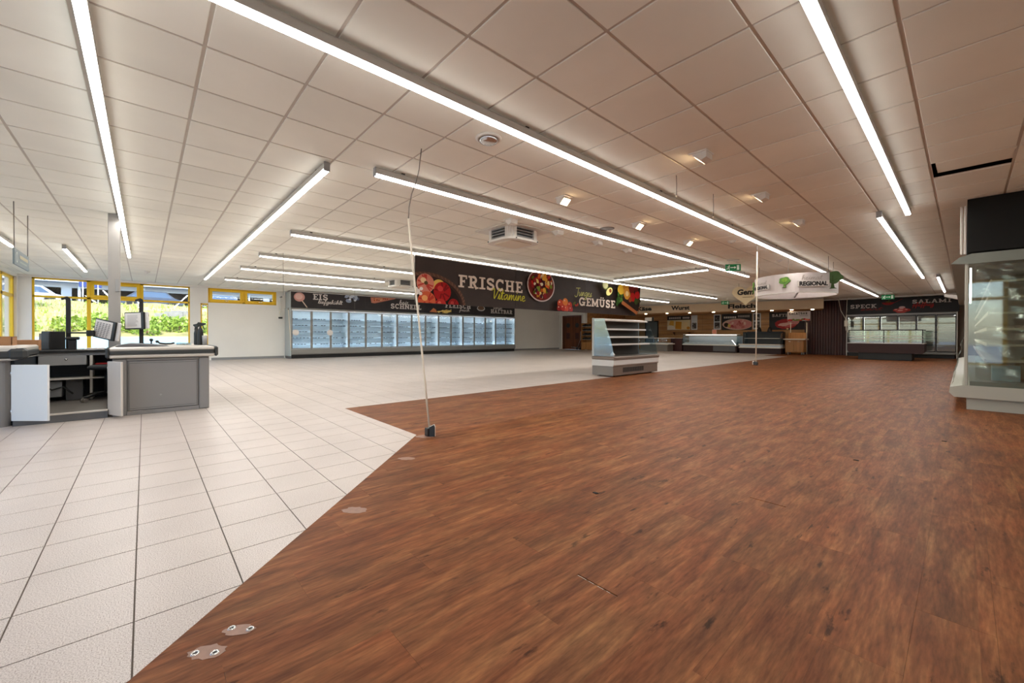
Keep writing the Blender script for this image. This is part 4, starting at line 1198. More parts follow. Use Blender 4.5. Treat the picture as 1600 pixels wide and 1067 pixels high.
# cabin
B().box(-8.75, FX+.005, -1.10, -.34, 0, .085).build('plinth', 'counter_dark', t)
B().box(-8.75, FX, -1.10, -.34, .086, .098).build('cabin_floor', 'vinyl_grey', t)
B().cbox(FX-.03, FX+.012, -1.10, -.34, .086, .106, .003).build('threshold_strip', 'edge_alu', t)
B().box(-8.80, -8.75, -1.6, -.30, 0, .78).build('cabin_back', 'dark_blue', t)
B().box(-8.75, FX-.1, -1.13, -1.10, 0, .74).build('cabin_side', 'dark_blue', t)
B().cbox(-9.3, -8.45, -1.6, -.335, .785, .812, .004).build('desk_top', 'black', t)
m_ = B(); m_.cbox(-8.72, -8.50, -1.55, -.36, .735, .785, .004); m_.build('desk_apron', 'steel_grey', t)
dr = B().cbox(-8.72, -8.47, -1.08, -.62, .60, .735, .005).build('drawer', 'steel_grey', t)
B().lathe((0, 0, 0), [(0, .02), (.012, .018), (.016, .006), (.008, 0)], 12).xf(Matrix.Translation((-8.468, -.82, .685)) @ Matrix.Rotation(PI/2, 4, 'Y')).build('knob', 'chrome', dr)
B().cbox(-8.74, -8.40, -1.08, -.36, .40, .42, .003).build('inner_shelf', 'edge_alu', t)
B().cbox(-8.74, -8.42, -.585, -.555, .1, .735, .003).build('divider', 'edge_alu', t)
B().cbox(-8.74, -8.48, -1.07, -.86, .16, .38, .004).build('locker_box', 'steel_grey', t)
B().cbox(-8.74, -8.52, -.83, -.66, .1, .39, .004).build('locker_box', 'counter_dark', t)
B().cbox(-8.74, -8.45, -.54, -.36, .52, .535, .003).build('inner_shelf', 'edge_alu', t)
B().tube([(-8.5, -1.06, .34), (-8.42, -.95, .27), (-8.5, -.85, .3), (-8.42, -.75, .2)], .012, 6).build('cable', 'black', t)
def gate(p, q, z0, z1, mname, lab):
    d = Vector((q[0]-p[0], q[1]-p[1], 0)); L_ = d.length
    M = frame_matrix((p[0], p[1], 0), d, (0, 0, 1))
    g = B().cbox(0, L_, z0, z1, -.012, .012, .003).xf(M).build('cabin_door', mname, t); g['label'] = lab
    for z in (z0+.1, z1-.1): B().cyl(M @ Vector((-.006, z-.03, 0)), M @ Vector((-.006, z+.03, 0)), .012, n=8).build('hinge', 'chrome', g)
gate((-7.16, -1.105), (-6.885, -.80), .065, .695, 'white_laminate', 'white half-height door standing open')
gate((-7.19, -.335), (-6.90, -.205), .035, .70, 'cream_laminate', 'narrow pale half-height door standing open')
# left checkout
t2 = thing('checkout_counter', 'left grey checkout cut by the picture edge, cardboard tray on top', 'checkout', (-8.0, -1.7, 0))
pr_ = [(-9.4, -2.6), (FX-.06, -2.6)]+[(FX-.06+.06*math.sin(math.radians(a)), -1.20+.06-.06*math.cos(math.radians(a))+0*a) for a in (0,)]
prof = [(-8.3, -2.6), (FX, -2.6), (FX, -1.22)]+[(FX-.09+.09*math.cos(math.radians(a)), -1.22+.09*math.sin(math.radians(a))) for a in (15, 30, 45, 60, 75, 90)]+[(-8.3, -1.13)]
B().prism(prof, 2, 0, .74, smooth=False).build('belt_block', 'counter_grey', t2)
B().box(FX, FX+.003, -1.30, -1.296, .03, .72).build('panel_seam', 'counter_dark', t2)
B().cbox(-8.3, FX+.06, -2.6, -1.05, .83, .90, .02).build('edge_band', 'edge_alu', t2)
B().cbox(-8.3, FX+.05, -2.6, -1.07, .745, .775, .01).build('edge_band', 'edge_alu', t2)
B().cbox(-8.3, FX+.07, -2.6, -1.045, .765, .855, .02).build('rubber_stripe', 'rubber', t2)
B().cbox(FX-.1, FX+.085, -1.13, -.985, .755, .88, .03).build('corner_guard', 'rubber', t2)

# cashier chair
t = thing('office_chair', 'black swivel chair on castors in the cashier cabin', 'chair', (-8.25, -.40, .098))
cx, cy_ = -8.25, -.40
B().lathe((cx, cy_, .55), [(0, .05), (.17, .05), (.20, .03), (.20, .005), (.17, -.012), (0, -.012)], 20).build('seat', 'black_soft', t)
B().cyl((cx, cy_, .2), (cx, cy_, .54), .028, n=12).build('gas_column', 'black', t)
for k in range(5):
    a = 2*PI*k/5+.35
    e = (cx+.27*math.cos(a), cy_+.27*math.sin(a))
    l = B().tube([(cx, cy_, .215), (cx+.14*math.cos(a), cy_+.14*math.sin(a), .20), (e[0], e[1], .165)], .02, 6).build('leg', 'black', t)
    n_ = (-math.sin(a)*.018, math.cos(a)*.018)
    for s in (-1, 1): B().cyl((e[0]+s*n_[0]*.4, e[1]+s*n_[1]*.4, .128), (e[0]+s*n_[0]*1.5, e[1]+s*n_[1]*1.5, .128), .03, n=12).build('castor_wheel', 'cable_grey', l)
B().tube([(cx-.12, cy_+.12, .53), (cx-.25, cy_+.16, .60), (cx-.27, cy_+.17, .85)], .018, 6).build('back_post', 'black', t)
B().cbox(cx-.31, cx-.26, cy_+.02, cy_+.32, .74, .775, .012).build('backrest', 'black_soft', t)
t = thing('red_box', 'small red box on the shelf under the cashier desk', 'box', (-8.6, -.45, .535))
B().cbox(-8.70, -8.5, -.53, -.38, .537, .60, .006).build('box_body', 'red_plastic', t); B().cbox(-8.71, -8.49, -.535, -.375, .60, .615, .003).build('lid', 'red_plastic', t)

# masts with price boards
def mast(label, x, y, z1, zf=.812):
    t = thing('mast', label, 'post', (x, y, zf))
    B().cbox(x-.06, x+.06, y-.06, y+.06, zf+.001, zf+.013, .004).build('foot_plate', 'black', t)
    B().cbox(x-.026, x+.026, y-.026, y+.026, zf+.013, z1-.05, .006).build('post', 'black', t)
    B().prism([(y-.026, z1-.05), (y+.026, z1-.05), (y+.02, z1-.01), (y-.01, z1+.012), (y-.075, z1-.015), (y-.07, z1-.045), (y-.03, z1-.03)], 0, x-.026, x+.026).build('curved_head', 'black', t)
    return t
m1 = mast('tall black mast with curved head on the cashier desk, left of the column', -9.15, -.86, 1.60)
B().tube([(-9.13, -.86, 1.06), (-9.0, -.72, 1.06), (-8.88, -.60, 1.06)], .014, 6).build('side_arm', 'black', m1)
B().cbox(-8.93, -8.83, -.65, -.56, 1.01, 1.10, .01).build('swivel_joint', 'black', m1)
m2 = mast('tall black mast right of the column, carrying a square price board', -8.78, -.035, 1.60, .872)
def board(label, c, yaw_, tilt, w, hgt, rows, cat='price board'):
    t = thing('price_board', label, cat, tuple(c))
    M = Matrix.Translation(c) @ Matrix.Rotation(yaw_, 4, 'Z') @ Matrix.Rotation(PI/2, 4, 'X') @ Matrix.Rotation(tilt, 4, 'Z')
    bk = B().cbox(-w/2, w/2, -hgt/2, hgt/2, -.03, 0, .006).xf(M).build('frame', 'black', t)
    B().cbox(-w/2+.018, w/2-.045, -hgt/2+.02, hgt/2-.015, .0, .004, .001).xf(M).build('sheet', 'paper', t)
    B().cbox(w/2-.035, w/2+.05, -hgt/2+.01, hgt/2-.005, -.05, -.028, .004).xf(M).build('rear_sheet', 'paper', t)
    P = Print((0, 0, 0), (1, 0, 0), (0, 1, 0), .0046, .0003)
    g = rgb(120, 110, 108)
    if rows:
        for i in range(8):
            for j in range(5):
                x = -w/2+.045+j*(w-.13)/4.4; y = hgt/2-.05-i*(hgt-.09)/7.5
                P.rect(x, x+.034, y-.012, y+.002, rgb(140, 132, 130)); P.rect(x, x+.02, y-.02, y-.016, g)
    else:
        for i in range(9):
            y = hgt/2-.05-i*(hgt-.09)/9
            P.rect(-w/2+.06, w/2-.09-random.random()*.05, y-.008, y, rgb(176, 166, 162))
    P.mb.xf(M); P.build('print', t)
    B().tube([M @ Vector((-.0, 0, -.03)), M @ Vector((-.0, 0, -.10))], .02, 6).build('bracket', 'black', t)
    return t
board('tilted price board with rows of small product entries, held left of the column', Vector((-8.78, -.455, 1.11)), .72, -.2, .36, .29, True)
board('square price board with a plain list on the mast right of the column', Vector((-8.66, -.12, 1.25)), .72, .03, .34, .27, False)
t = thing('computer_box', 'black upright till computer standing on the cashier desk', 'computer', (-9.1, -1.0, .812))
M = Matrix.Translation((-9.02, -.99, .812)) @ Matrix.Rotation(.75, 4, 'Z')
B().cbox(-.085, .06, -.1, .1, .001, .27, .008).xf(M).build('case', 'black', t)
B().cbox(.0, .05, -.103, -.099, .03, .24, .002).xf(M).build('front_panel', 'cable_black', t)
B().cbox(-.135, -.088, -.09, .09, .001, .24, .004).xf(M).build('document_tray', 'cable_grey', t)
t = thing('receipt_printer', 'small black receipt printer at the mast on the cashier desk', 'printer', (-8.85, -.8, .812))
B().cbox(-8.93, -8.79, -.86, -.72, .955, 1.0, .01).build('printer_body', 'black', t); B().cbox(-8.90, -8.82, -.83, -.75, .813, .955, .006).build('pedestal', 'black', t)
t = thing('paper_pile', 'low pile of white papers on the cashier desk', 'papers', (-8.7, -.55, .812))
for i in range(4): B().cbox(-8.8+.01*i, -8.6, -.66+.012*i, -.45, .8125+i*.006, .818+i*.006, .001).build('sheet', 'paper', t)
t = thing('wire_basket', 'small wire tray between the cardboard box and the till computer', 'tray', (-9.1, -1.3, .812))
m_ = B()
for z in (.82, .87, .92): m_.tube([(-9.2, -1.45, z), (-8.95, -1.45, z), (-8.95, -1.15, z), (-9.2, -1.15, z), (-9.2, -1.45, z)], .004, 4)
for i in range(7): m_.tube([(-9.2+.04*i, -1.45, .82), (-9.2+.04*i, -1.45, .92)], .003, 4); m_.tube([(-8.95, -1.45+.05*i, .82), (-8.95, -1.45+.05*i, .92)], .003, 4)
stuff(m_.build('wire_mesh', 'cable_white', t)); B().box(-9.2, -8.95, -1.45, -1.15, .813, .82).build('bottom', 'cable_grey', t)
t = thing('cardboard_tray', 'open brown cardboard tray on the left checkout', 'cardboard box', (-7.9, -1.42, .90))
m_ = B(); x0, x1, y0, y1 = -8.05, -7.78, -1.62, -1.20
m_.box(x0, x1, y0, y1, .901, .907); m_.box(x0, x0+.006, y0, y1, .907, 1.01); m_.box(x1-.006, x1, y0, y1, .907, .975); m_.box(x0, x1, y0, y0+.006, .907, 1.0); m_.box(x0, x1, y1-.006, y1, .907, 1.0)
m_.build('tray_body', 'cardboard', t)
m_ = B(); m_.box(x1-.006, x1, y0+.16, y1, .975, 1.0); m_.build('front_flap', 'cardboard', t)
t = thing('brown_carton', 'small brown carton on the desk behind the end of the left checkout', 'cardboard box', (-8.6, -1.25, .812))
B().cbox(-8.72, -8.5, -1.36, -1.08, .8125, .96, .003).build('carton_body', 'cardboard', t); B().cbox(-8.72, -8.5, -1.30, -1.24, .96, .963, .001).build('tape', 'paper', t)

# things on the right checkout
def spray(x, y, hgt, lab, rot):
    t = thing('spray_bottle', lab, 'spray bottle', (x, y, .872))
    B().lathe((x, y, .873), [(0, 0), (.038, 0), (.04, .02), (.04, hgt*.55), (.03, hgt*.68), (.014, hgt*.76), (.014, hgt*.84)], 14).build('bottle', 'black', t)
    M = Matrix.Translation((x, y, .873+hgt*.84)) @ Matrix.Rotation(rot, 4, 'Z')
    B().prism([(-.03, 0), (.03, 0), (.075, hgt*.07), (.07, hgt*.12), (-.025, hgt*.16), (-.045, hgt*.08)], 1, -.013, .013).xf(M).build('spray_head', 'black', t)
    B().prism([(.03, 0), (.044, .0), (.055, -hgt*.16), (.045, -hgt*.16)], 1, -.006, .006).xf(M).build('trigger', 'cable_black', t)
spray(-8.30, .83-.20, .34, 'left black spray bottle on the right checkout', 3.6)
spray(-8.12, .66, .36, 'right black spray bottle on the right checkout', 1.2)
t = thing('grey_cup', 'slim grey cup beside the spray bottles', 'cup', (-8.2, .735, .872)); 
B().lathe((-8.05, .71, .873), [(0, 0), (.03, 0), (.035, .15), (.031, .15), (.027, .01), (0, .01)], 14).build('cup_body', 'steel_grey', t)
t = thing('black_knob', 'small black knob stand on the right checkout behind the belt cover', 'knob', (-8.45, .08, .872))
B().lathe((-8.45, .08, .873), [(0, 0), (.03, 0), (.028, .01), (.01, .016), (.01, .06), (.022, .065), (.024, .085), (.016, .1), (0, .102)], 14).build('knob_body', 'black', t); B().lathe((-8.45, .08, .873), [(.03, 0), (.036, .0), (.036, .006), (.03, .008)], 14).build('base_ring', 'cable_grey', t)
t = thing('handset', 'black handset lying on the right checkout', 'handset', (-8.5, .26, .872))
B().tube([(-8.5, .15, .93), (-8.5, .18, .90), (-8.5, .25, .888), (-8.5, .32, .892), (-8.5, .36, .905)], .013, 7).build('grip', 'black', t)
B().cbox(-8.53, -8.47, .13, .17, .905, .945, .01).build('earpiece', 'black', t)
t = thing('card_tray', 'low clear tray of small slips on the right checkout', 'tray', (-8.4, .45, .872))
m_ = B(); m_.box(-8.5, -8.3, .38, .56, .873, .878); m_.box(-8.5, -8.497, .38, .56, .878, .905); m_.box(-8.303, -8.3, .38, .56, .878, .905); m_.build('tray_body', 'frosted_side', t)
for i in range(3): B().box(-8.48, -8.32, .40+i*.05, .43+i*.05, .879, .892+.004*i).build('slip', 'paper', t)

# ================================================================== WALL FREEZERS
XFZ = -19.40
DW = 0.8157
def freezer(y0, n, label, first):
    y1 = y0+DW*n
    t = thing('glass_door_freezer', label, 'freezer', (XFZ-.4, (y0+y1)/2, 0), 'glass door freezers along the window wall')
    xb = -20.22
    B().box(xb+.1, XFZ-.06, y0+.01, y1-.01, .0, .155).build('kick_plate', 'black', t)
    B().prism([(XFZ-.14, .157), (XFZ-.02, .157), (XFZ+.02, .20), (XFZ+.02, .36), (XFZ-.01, .40), (XFZ-.14, .40)], 1, y0, y1).build('bumper', 'freezer_grey', t)
    m_ = B(); m_.box(xb, xb+.06, y0, y1, .16, 2.18); m_.box(xb+.06, XFZ-.05, y0, y0+.02, .4, 2.1); m_.box(xb+.06, XFZ-.05, y1-.02, y1, .4, 2.1); m_.box(xb+.06, XFZ-.05, y0, y1, .36, .42)
    m_.build('inner_cabinet', 'freezer_inside', t)
    B().cbox(xb, XFZ+.01, y0, y1, 2.105, 2.20, .012).build('top_rail', 'freezer_grey', t)
    for k in range(n+1):
        y = y0+DW*k; w = .022 if 0 < k < n else .012
        ya = max(y-w, y0); yb = min(y+w, y1)
        B().box(XFZ-.05, XFZ-.02, ya, yb, .40, 2.105).build('mullion', 'freezer_grey', t)
        if k == n: continue
        yt = max(y+.012, y0+.02); B().cyl((XFZ-.057, yt, .46), (XFZ-.057, yt, 2.05), .006, n=6).build('light_tube', 'added_cool_led', t)  # added tube, tucked behind the mullion to lift the brightness of the shelves
    for z in (.425, 2.09): B().cyl((XFZ-.09, y0+.04, z), (XFZ-.09, y1-.04, z), .011, n=6).build('light_tube', 'added_cool_led', t)  # added tubes along top and bottom, evening out the interior brightness
    for s in range(5):
        z = .62+s*.28
        sh = B().box(xb+.08, XFZ-.30, y0+.03, y1-.03, z-.012, z).build('shelf', 'freezer_shelf', t)
        P = Print((XFZ-.298, 0, 0), (0, 1, 0), (0, 0, 1), .002, .0002)
        P.rect(y0+.03, y1-.03, z-.03, z+.012, rgb(190, 208, 222))
        for k in range(n):
            a = y0+DW*k+.07
            while a < y0+DW*(k+1)-.12:
                w = random.uniform(.06, .13)
                if random.random() < .82: P.rect(a, a+w, z-.028, z+.008, rgb(66, 76, 88))
                a += w+random.uniform(.015, .05)
        P.build('price_strip', sh)
    for k in range(n):
        ya, yb = y0+DW*k+.012, y0+DW*(k+1)-.012
        m_ = B(); f = .035
        m_.box(XFZ-.02, XFZ, ya, ya+f, .41, 2.10); m_.box(XFZ-.02, XFZ, yb-f, yb, .41, 2.10); m_.box(XFZ-.02, XFZ, ya+f, yb-f, .41, .45); m_.box(XFZ-.02, XFZ, ya+f, yb-f, 2.06, 2.10)
        d = m_.build('door', 'freezer_grey', t)
        B().box(XFZ-.013, XFZ-.008, ya+f, yb-f, .45, 2.06).build('pane', 'clear_pane', d)
        B().tube([(XFZ, yb-.05, 1.0), (XFZ+.03, yb-.05, 1.02), (XFZ+.03, yb-.05, 1.42), (XFZ, yb-.05, 1.44)], .009, 6).build('handle', 'edge_alu', d)
    return t
FZ0 = 4.70
y = FZ0
for n, lab in ((3, 'three-door freezer at the left end, below the word EIS'), (3, 'second freezer from the left, below the pizza slice picture'), (3, 'third freezer from the left, right under the word SCHNELL and the fries'),
               (2, 'two-door freezer behind the white floor cable, below the word FLEISCH'), (3, 'second freezer from the right end, under the fruit banner'), (2, 'two-door freezer at the right end, below the word HALTBAR')):
    freezer(y, n, lab, True); y += DW*n
FZ1 = y
t = thing('freezer_end_panel', 'pale grey end panel closing the freezer row beside the white wall', 'panel', (-19.8, 4.66, 0))
B().cbox(-20.24, XFZ+.005, 4.64, 4.697, .02, 2.2, .006).build('side_panel', 'freezer_side', t); B().cbox(-20.1, XFZ+.03, 4.63, 4.697, .0, .12, .02).build('corner_bumper', 'counter_dark', t)
t = thing('freezer_header', 'long black header panel over the freezers, lettered EIS, SCHNELL, FLEISCH, HALTBAR', 'header panel', (-19.5, (FZ0+FZ1)/2, 2.2))
HXF = -19.45
for i in range(8):
    a, b_ = FZ0+(FZ1-FZ0)*i/8, FZ0+(FZ1-FZ0)*(i+1)/8
    B().cbox(HXF-.03, HXF, a+.001, b_-.001, 2.215, 2.90, .003).build('header_board', 'header_black', t)
B().cbox(-20.2, HXF, 4.66, 4.695, 2.215, 2.90, .004).build('return_panel', 'freezer_side', t)
m_ = B(); m_.box(HXF-.05, HXF+.02, FZ0-.03, FZ1, 2.90, 2.93); m_.build('top_profile', 'lamp_white', t)
m_ = B(); m_.box(-20.2, HXF-.03, FZ1-.03, FZ1, 2.215, 2.9); m_.build('return_panel', 'header_black', t)
P = Print((HXF, 0, 0), (0, 1, 0), (0, 0, 1), .002, .0012); P.clip = (FZ0+.01, FZ1-.01, 2.22, 2.895)
LC = rgb(220, 212, 206)
P.line([(5.12, 2.55), (5.34, 2.24)], .04, rgb(222, 200, 180)); P.up(); P.disc(5.03, 2.68, .22, .2, rgb(216, 160, 150)); P.disc(5.01, 2.70, .15, .13, rgb(236, 196, 188))
slab_text(P, 'EIS', 5.58, 2.60, .64, .26, LC); script_text(P, 'tiefgekühlt', 5.8, 2.44, 1.05, .17, .022, LC)
for k in range(12): P.disc(7.25+random.uniform(-.32, .36), 2.80+random.uniform(-.1, .1), random.uniform(.07, .13), .07, random.choice([rgb(120, 128, 150), rgb(170, 180, 200), rgb(206, 212, 224), rgb(90, 96, 120)]), 6, random.random()*3, .25)
P.disc(7.15, 2.63, .13, .1, rgb(150, 160, 184), 8, 0, .15); P.disc(7.2, 2.7, .06, .05, rgb(224, 228, 236), 8)
P.shape([(8.2, 2.86), (8.24, 2.6), (8.4, 2.58), (9.5, 2.86), (9.46, 2.92)], rgb(196, 124, 104)); P.up(); P.shape([(8.3, 2.84), (8.34, 2.66), (9.36, 2.88)], rgb(216, 150, 110)); P.up()
for k in range(14): 
    a = random.random()*.8; P.disc(8.34+a, 2.75+a*.1+random.uniform(-.07, .07)*(1-a), .04, .03, random.choice([rgb(170, 60, 50), rgb(230, 190, 150), rgb(150, 90, 70)]), 8)
script_text(P, 'heiz', 9.7, 2.62, .5, .2, .022, LC)
slab_text(P, 'SCHNELL', 9.23, 2.37, 1.73, .245, LC)
P.shape([(11.45, 2.28), (11.7, 2.5), (11.85, 2.42), (11.95, 2.26)], rgb(206, 128, 86)); P.up()
for k in range(11): a = random.uniform(11.95, 12.6); P.line([(a, 2.26+random.random()*.08), (a+.3, 2.34+random.random()*.12)], .05, random.choice([rgb(230, 190, 96), rgb(214, 168, 70), rgb(240, 210, 130)]))
P.up()
slab_text(P, 'FLEISCH', 12.45, 2.56, 1.75, .25, LC); script_text(P, 'frisch', 13.4, 2.40, .7, .18, .022, LC)
P.disc(14.95, 2.62, .3, .16, rgb(200, 196, 190)); P.disc(14.95, 2.64, .24, .12, rgb(120, 90, 70))
slab_text(P, 'HALTBAR', 15.7, 2.37, 1.76, .235, LC); script_text(P, 'lange', 15.9, 2.64, .7, .2, .022, LC)
P.build('header_print', t)
for yy, lab in ((4.86, 'round white paper note on the first freezer door'), (6.28, 'white paper note on the seam of the second freezer door')):
    t = thing('paper_note', lab, 'note', (XFZ, yy, 1.12))
    m_ = B(); m_.cyl((XFZ+.041, yy, 1.13), (XFZ+.046, yy, 1.13), .13, n=18); m_.build('sheet', 'paper', t)
t = thing('wall_rod', 'thin white rod leaning in front of the left end of the freezer row', 'rod', (-19.3, 4.6, 0))
B().tube([(-19.34, 4.57, 2.1), (-19.30, 4.62, 1.2), (-19.28, 4.66, .35)], .014, 6).build('rod', 'cable_white', t); B().tube([(-19.34, 4.57, 2.1), (-19.36, 4.57, 2.16)], .018, 6).build('tip', 'cable_grey', t)
t = thing('camera_arm', 'small black device on a white wall bracket beside the freezer row', 'camera', (-20.2, 4.45, 2.0))
B().cbox(-20.28, -20.22, 4.42, 4.48, 1.75, 2.7, .005).build('bracket', 'lamp_white', t); B().cbox(-20.22, -20.08, 4.38, 4.52, 1.74, 1.81, .01).build('device', 'black', t); B().cbox(-20.29, -19.9, 4.44, 4.47, 2.66, 2.7, .004).build('top_arm', 'cable_grey', t)

# ================================================================== ISLAND SHELF UNIT
t = thing('refrigerated_shelf_unit', 'free-standing grey refrigerated shelf unit with glass side on the floor edge', 'shelf unit', (-6.1, 9.7, 0))
ux0, ux1, uy0, uy1 = -6.42, -5.76, 8.55, 10.75
B().cbox(ux0+.02, ux1-.03, uy0+.02, uy1-.02, .03, .26, .006).build('lower_base', 'island_brown', t)
B().cbox(ux0+.01, ux1-.02, uy0+.003, uy0+.02, .03, .262, .004).build('end_plate', 'island_grey', t)
m_ = B()
for i in range(20): m_.box(ux1-.03, ux1-.024, uy0+.45+i*.05, uy0+.48+i*.05, .10, .22)
stuff(m_.build('vent_slots', 'cable_black', t))
B().prism([(ux0, .265), (ux1-.03, .265), (ux1, .30), (ux1, .42), (ux0, .42)], 1, uy0, uy1).build('upper_base', 'island_light', t)
B().cbox(ux0-.01, ux1+.02, uy0-.01, uy1+.01, .42, .505, .02).build('tray_rim', 'island_brown', t)
B().box(ux0+.08, ux1-.06, uy0+.06, uy1-.06, .50, .515).build('tray_floor', 'shelf_dark', t)
B().cbox(ux0, ux0+.05, uy0+.05, uy1-.05, .50, 1.44, .006).build('back_wall', 'shelf_dark', t)
for z, d in ((.80, .40), (.99, .34), (1.19, .28)):
    s = B().cbox(ux0+.05, ux0+.05+d, uy0+.12, uy1-.14, z-.012, z, .003).build('shelf', 'island_grey', t)
    B().cbox(ux0+.05+d-.006, ux0+.062+d, uy0+.12, uy1-.14, z-.022, z+.022, .003).build('price_rail', 'island_light', s)
B().prism([(ux0, 1.40), (ux0+.28, 1.41), (ux0+.36, 1.40), (ux0+.36, 1.435), (ux0+.2, 1.47), (ux0, 1.47)], 1, uy0+.05, uy1-.1).build('canopy', 'cream_laminate', t)
side = [(ux0+.03, .51), (ux1-.02, .51), (ux1-.05, .70), (ux1-.12, .95), (ux1-.22, 1.2), (ux1-.30, 1.46), (ux0+.03, 1.46)]
for y0, y1 in ((uy0+.02, uy0+.032), (uy1-.05, uy1-.04)):
    B().prism(side, 1, y0, y1).build('side_glass', 'frosted_side', t)
for yv in (uy0+.012, uy1-.055): B().cbox(ux0-.01, ux0+.05, yv, yv+.04, .505, 1.48, .008).build('corner_post', 'freezer_side', t)
for (x, y) in ((ux0+.12, uy0+.2), (ux1-.14, uy0+.2), (ux0+.12, uy1-.2), (ux1-.14, uy1-.2)): B().cyl((x, y, .001), (x, y, .04), .03, n=10).build('foot', 'black', t)
t = thing('crumpled_paper', 'small crumpled pale paper in the tray of the shelf unit', 'paper', (-5.92, 8.85, .515))
B().lathe((-5.95, 8.78, .516), [(0, 0), (.05, 0), (.065, .03), (.03, .07), (.012, .10), (0, .11)], 7, smooth=False).build('paper_cone', 'paper', t)

# ================================================================== DELI
FL = [(-15.6, 23.1), (-9.2, 24.7), (-4.83, 25.75)]
t = thing('deli_canopy', 'beige canopy fascia over the meat counters with the black words Käse, Wurst, Fleisch', 'canopy', (-10, 24.6, 2.42))
for (a, b_) in zip(FL, FL[1:]):
    d = Vector((b_[0]-a[0], b_[1]-a[1], 0)); n_ = Vector((-d.y, d.x, 0)).normalized(); L_ = d.length
    M = frame_matrix((a[0], a[1], 0), d, (0, 0, 1))       # local z faces the camera
    B().cbox(0, L_, 2.42, 2.90, -.04, 0, .004).xf(M).build('fascia_panel', 'fascia', t)
    B().box(0, L_, 2.42, 2.44, -2.4, -.04).xf(M).build('soffit', 'wood_wall', t)
    B().cbox(0, L_, 2.905, 2.93, -.02, .03, .004).xf(M).build('light_ledge', 'lamp_white', t)
    for f in (.1, .3, .5, .7, .9):
        p = M @ Vector((L_*f, 2.42, -.5)); B().lathe(tuple(p), [(.0, -.012), (.06, -.012), (.075, -.004), (.075, 0)], 14).build('canopy_spot', 'deli_lens', t)
def canopy_word(word, xa, width, seg, z):
    a, b_ = FL[seg], FL[seg+1]
    d = Vector((b_[0]-a[0], b_[1]-a[1], 0)).normalized()
    k = (xa-a[0])/d.x; M = frame_matrix((a[0]+d.x*k, a[1]+d.y*k, z), d, (0, 0, 1))
    font_mesh('lettering', word, .33, .013, .012, M @ Matrix.Translation((0, 0, .014)), 'ink', t, width=width)
canopy_word('Käse', -14.05, .88, 0, 2.60); canopy_word('Wurst', -12.05, 1.05, 0, 2.59); canopy_word('Fleisch', -9.05, 1.35, 1, 2.575)

# left low glass counter and base
t = thing('low_glass_counter', 'low glass-fronted counter partly hidden behind the grey shelf unit', 'counter', (-13.7, 25.2, 0))
B().cbox(-14.7, -12.8, 24.95, 25.75, .0, .44, .006).build('base', 'island_grey', t); B().cbox(-14.8, -12.7, 24.9, 25.8, .44, .52, .008).build('lower_rim', 'lamp_white', t)
B().box(-14.75, -12.75, 24.93, 24.94, .52, .84).build('front_glass', 'clear_pane', t); B().cbox(-14.8, -12.7, 24.9, 25.8, .83, .87, .008).build('top_rim', 'lamp_white', t)
B().box(-14.7, -12.8, 25.0, 25.7, .521, .55).build('tray_floor', 'freezer_inside', t)
t = thing('brown_counter', 'dark brown counter block with pale top between glass counter and meat case', 'counter', (-12.5, 25.9, 0))
B().cbox(-13.0, -12.25, 25.82, 26.5, .0, .84, .006).build('front', 'maroon', t); B().cbox(-13.9, -12.22, 25.82, 26.55, .84, .875, .006).build('worktop', 'pale_top', t)
# meat case
t = thing('meat_display_case', 'long glass meat display case with white frame under the word Fleisch', 'display case', (-10.55, 26.2, 0))
mx0, mx1, my = -12.2, -8.95, 25.75
B().cbox(mx0+.02, mx1-.02, my+.1, my+1.0, 0, .42, .006).build('base', 'maroon_dark', t)
B().cbox(mx0, mx1, my, my+1.05, .42, .48, .012).build('lower_rim', 'lamp_white', t)
B().prism([(my+.06, .485), (my+1.0, .485), (my+1.0, .55), (my+.06, .53)], 0, mx0+.03, mx1-.03).build('tray_floor', 'freezer_inside', t)
for s in range(10):
    a = mx0+.08+s*(mx1-mx0-.16)/10
    B().cbox(a, a+.26, my+.12, my+.85, .55, .60, .01).build('meat_tray', 'freezer_shelf', t)
B().prism([(my+.01, .48), (my+.02, .48), (my+.16, 1.08), (my+.15, 1.08)], 0, mx0+.02, mx1-.02).build('front_glass', 'clear_pane', t)
B().cbox(mx0, mx1, my+.13, my+.62, 1.075, 1.115, .008).build('top_shelf', 'lamp_white', t)
B().cbox(mx0+.05, mx1-.05, my+.3, my+.7, .80, .815, .004).build('glass_shelf', 'freezer_shelf', t)
B().cyl((mx0+.1, my+.3, 1.06), (mx1-.1, my+.3, 1.06), .012, n=8).build('light_tube', 'case_led', t)
for x in (mx0+.005, mx1-.025): B().prism([(my, .48), (my+1.0, .48), (my+1.0, 1.1), (my+.14, 1.1)], 0, x, x+.02).build('side_cheek', 'frosted_side', t)
B().box(mx0, mx1, my+.98, my+1.0, .5, 1.0).build('rear_panel', 'freezer_inside', t)
B().box(mx0+1.9, mx1-.1, my+.07, my+.1, .08, .40).build('kick_panel', 'counter_dark', t)
for i, (x, c, lab) in enumerate(((-10.35, 'red', 'pale red card standing on top of the meat display case'),)):
    t = thing('price_card', lab, 'card', (x, my+.4, 1.115)); P = Print((x, my+.385, 1.116), (1, 0, 0), (0, 0, 1), .001)
    B().box(x-.13, x+.13, my+.385, my+.395, 1.1155, 1.40).build('card', 'paper', t)
    P.rect(-.12, .12, .02, .27, rgb(226, 150, 130)); P.build('print', t)
t = thing('service_cabinet', 'black open service cabinet with glass canopy and steel shelf right of the meat case', 'counter', (-7.8, 26.2, 0))
gx0, gx1, gy = -8.85, -6.72, 25.78
B().cbox(gx0+.02, gx1-.02, gy+.1, gy+.9, 0, .32, .006).build('base', 'maroon_dark', t)
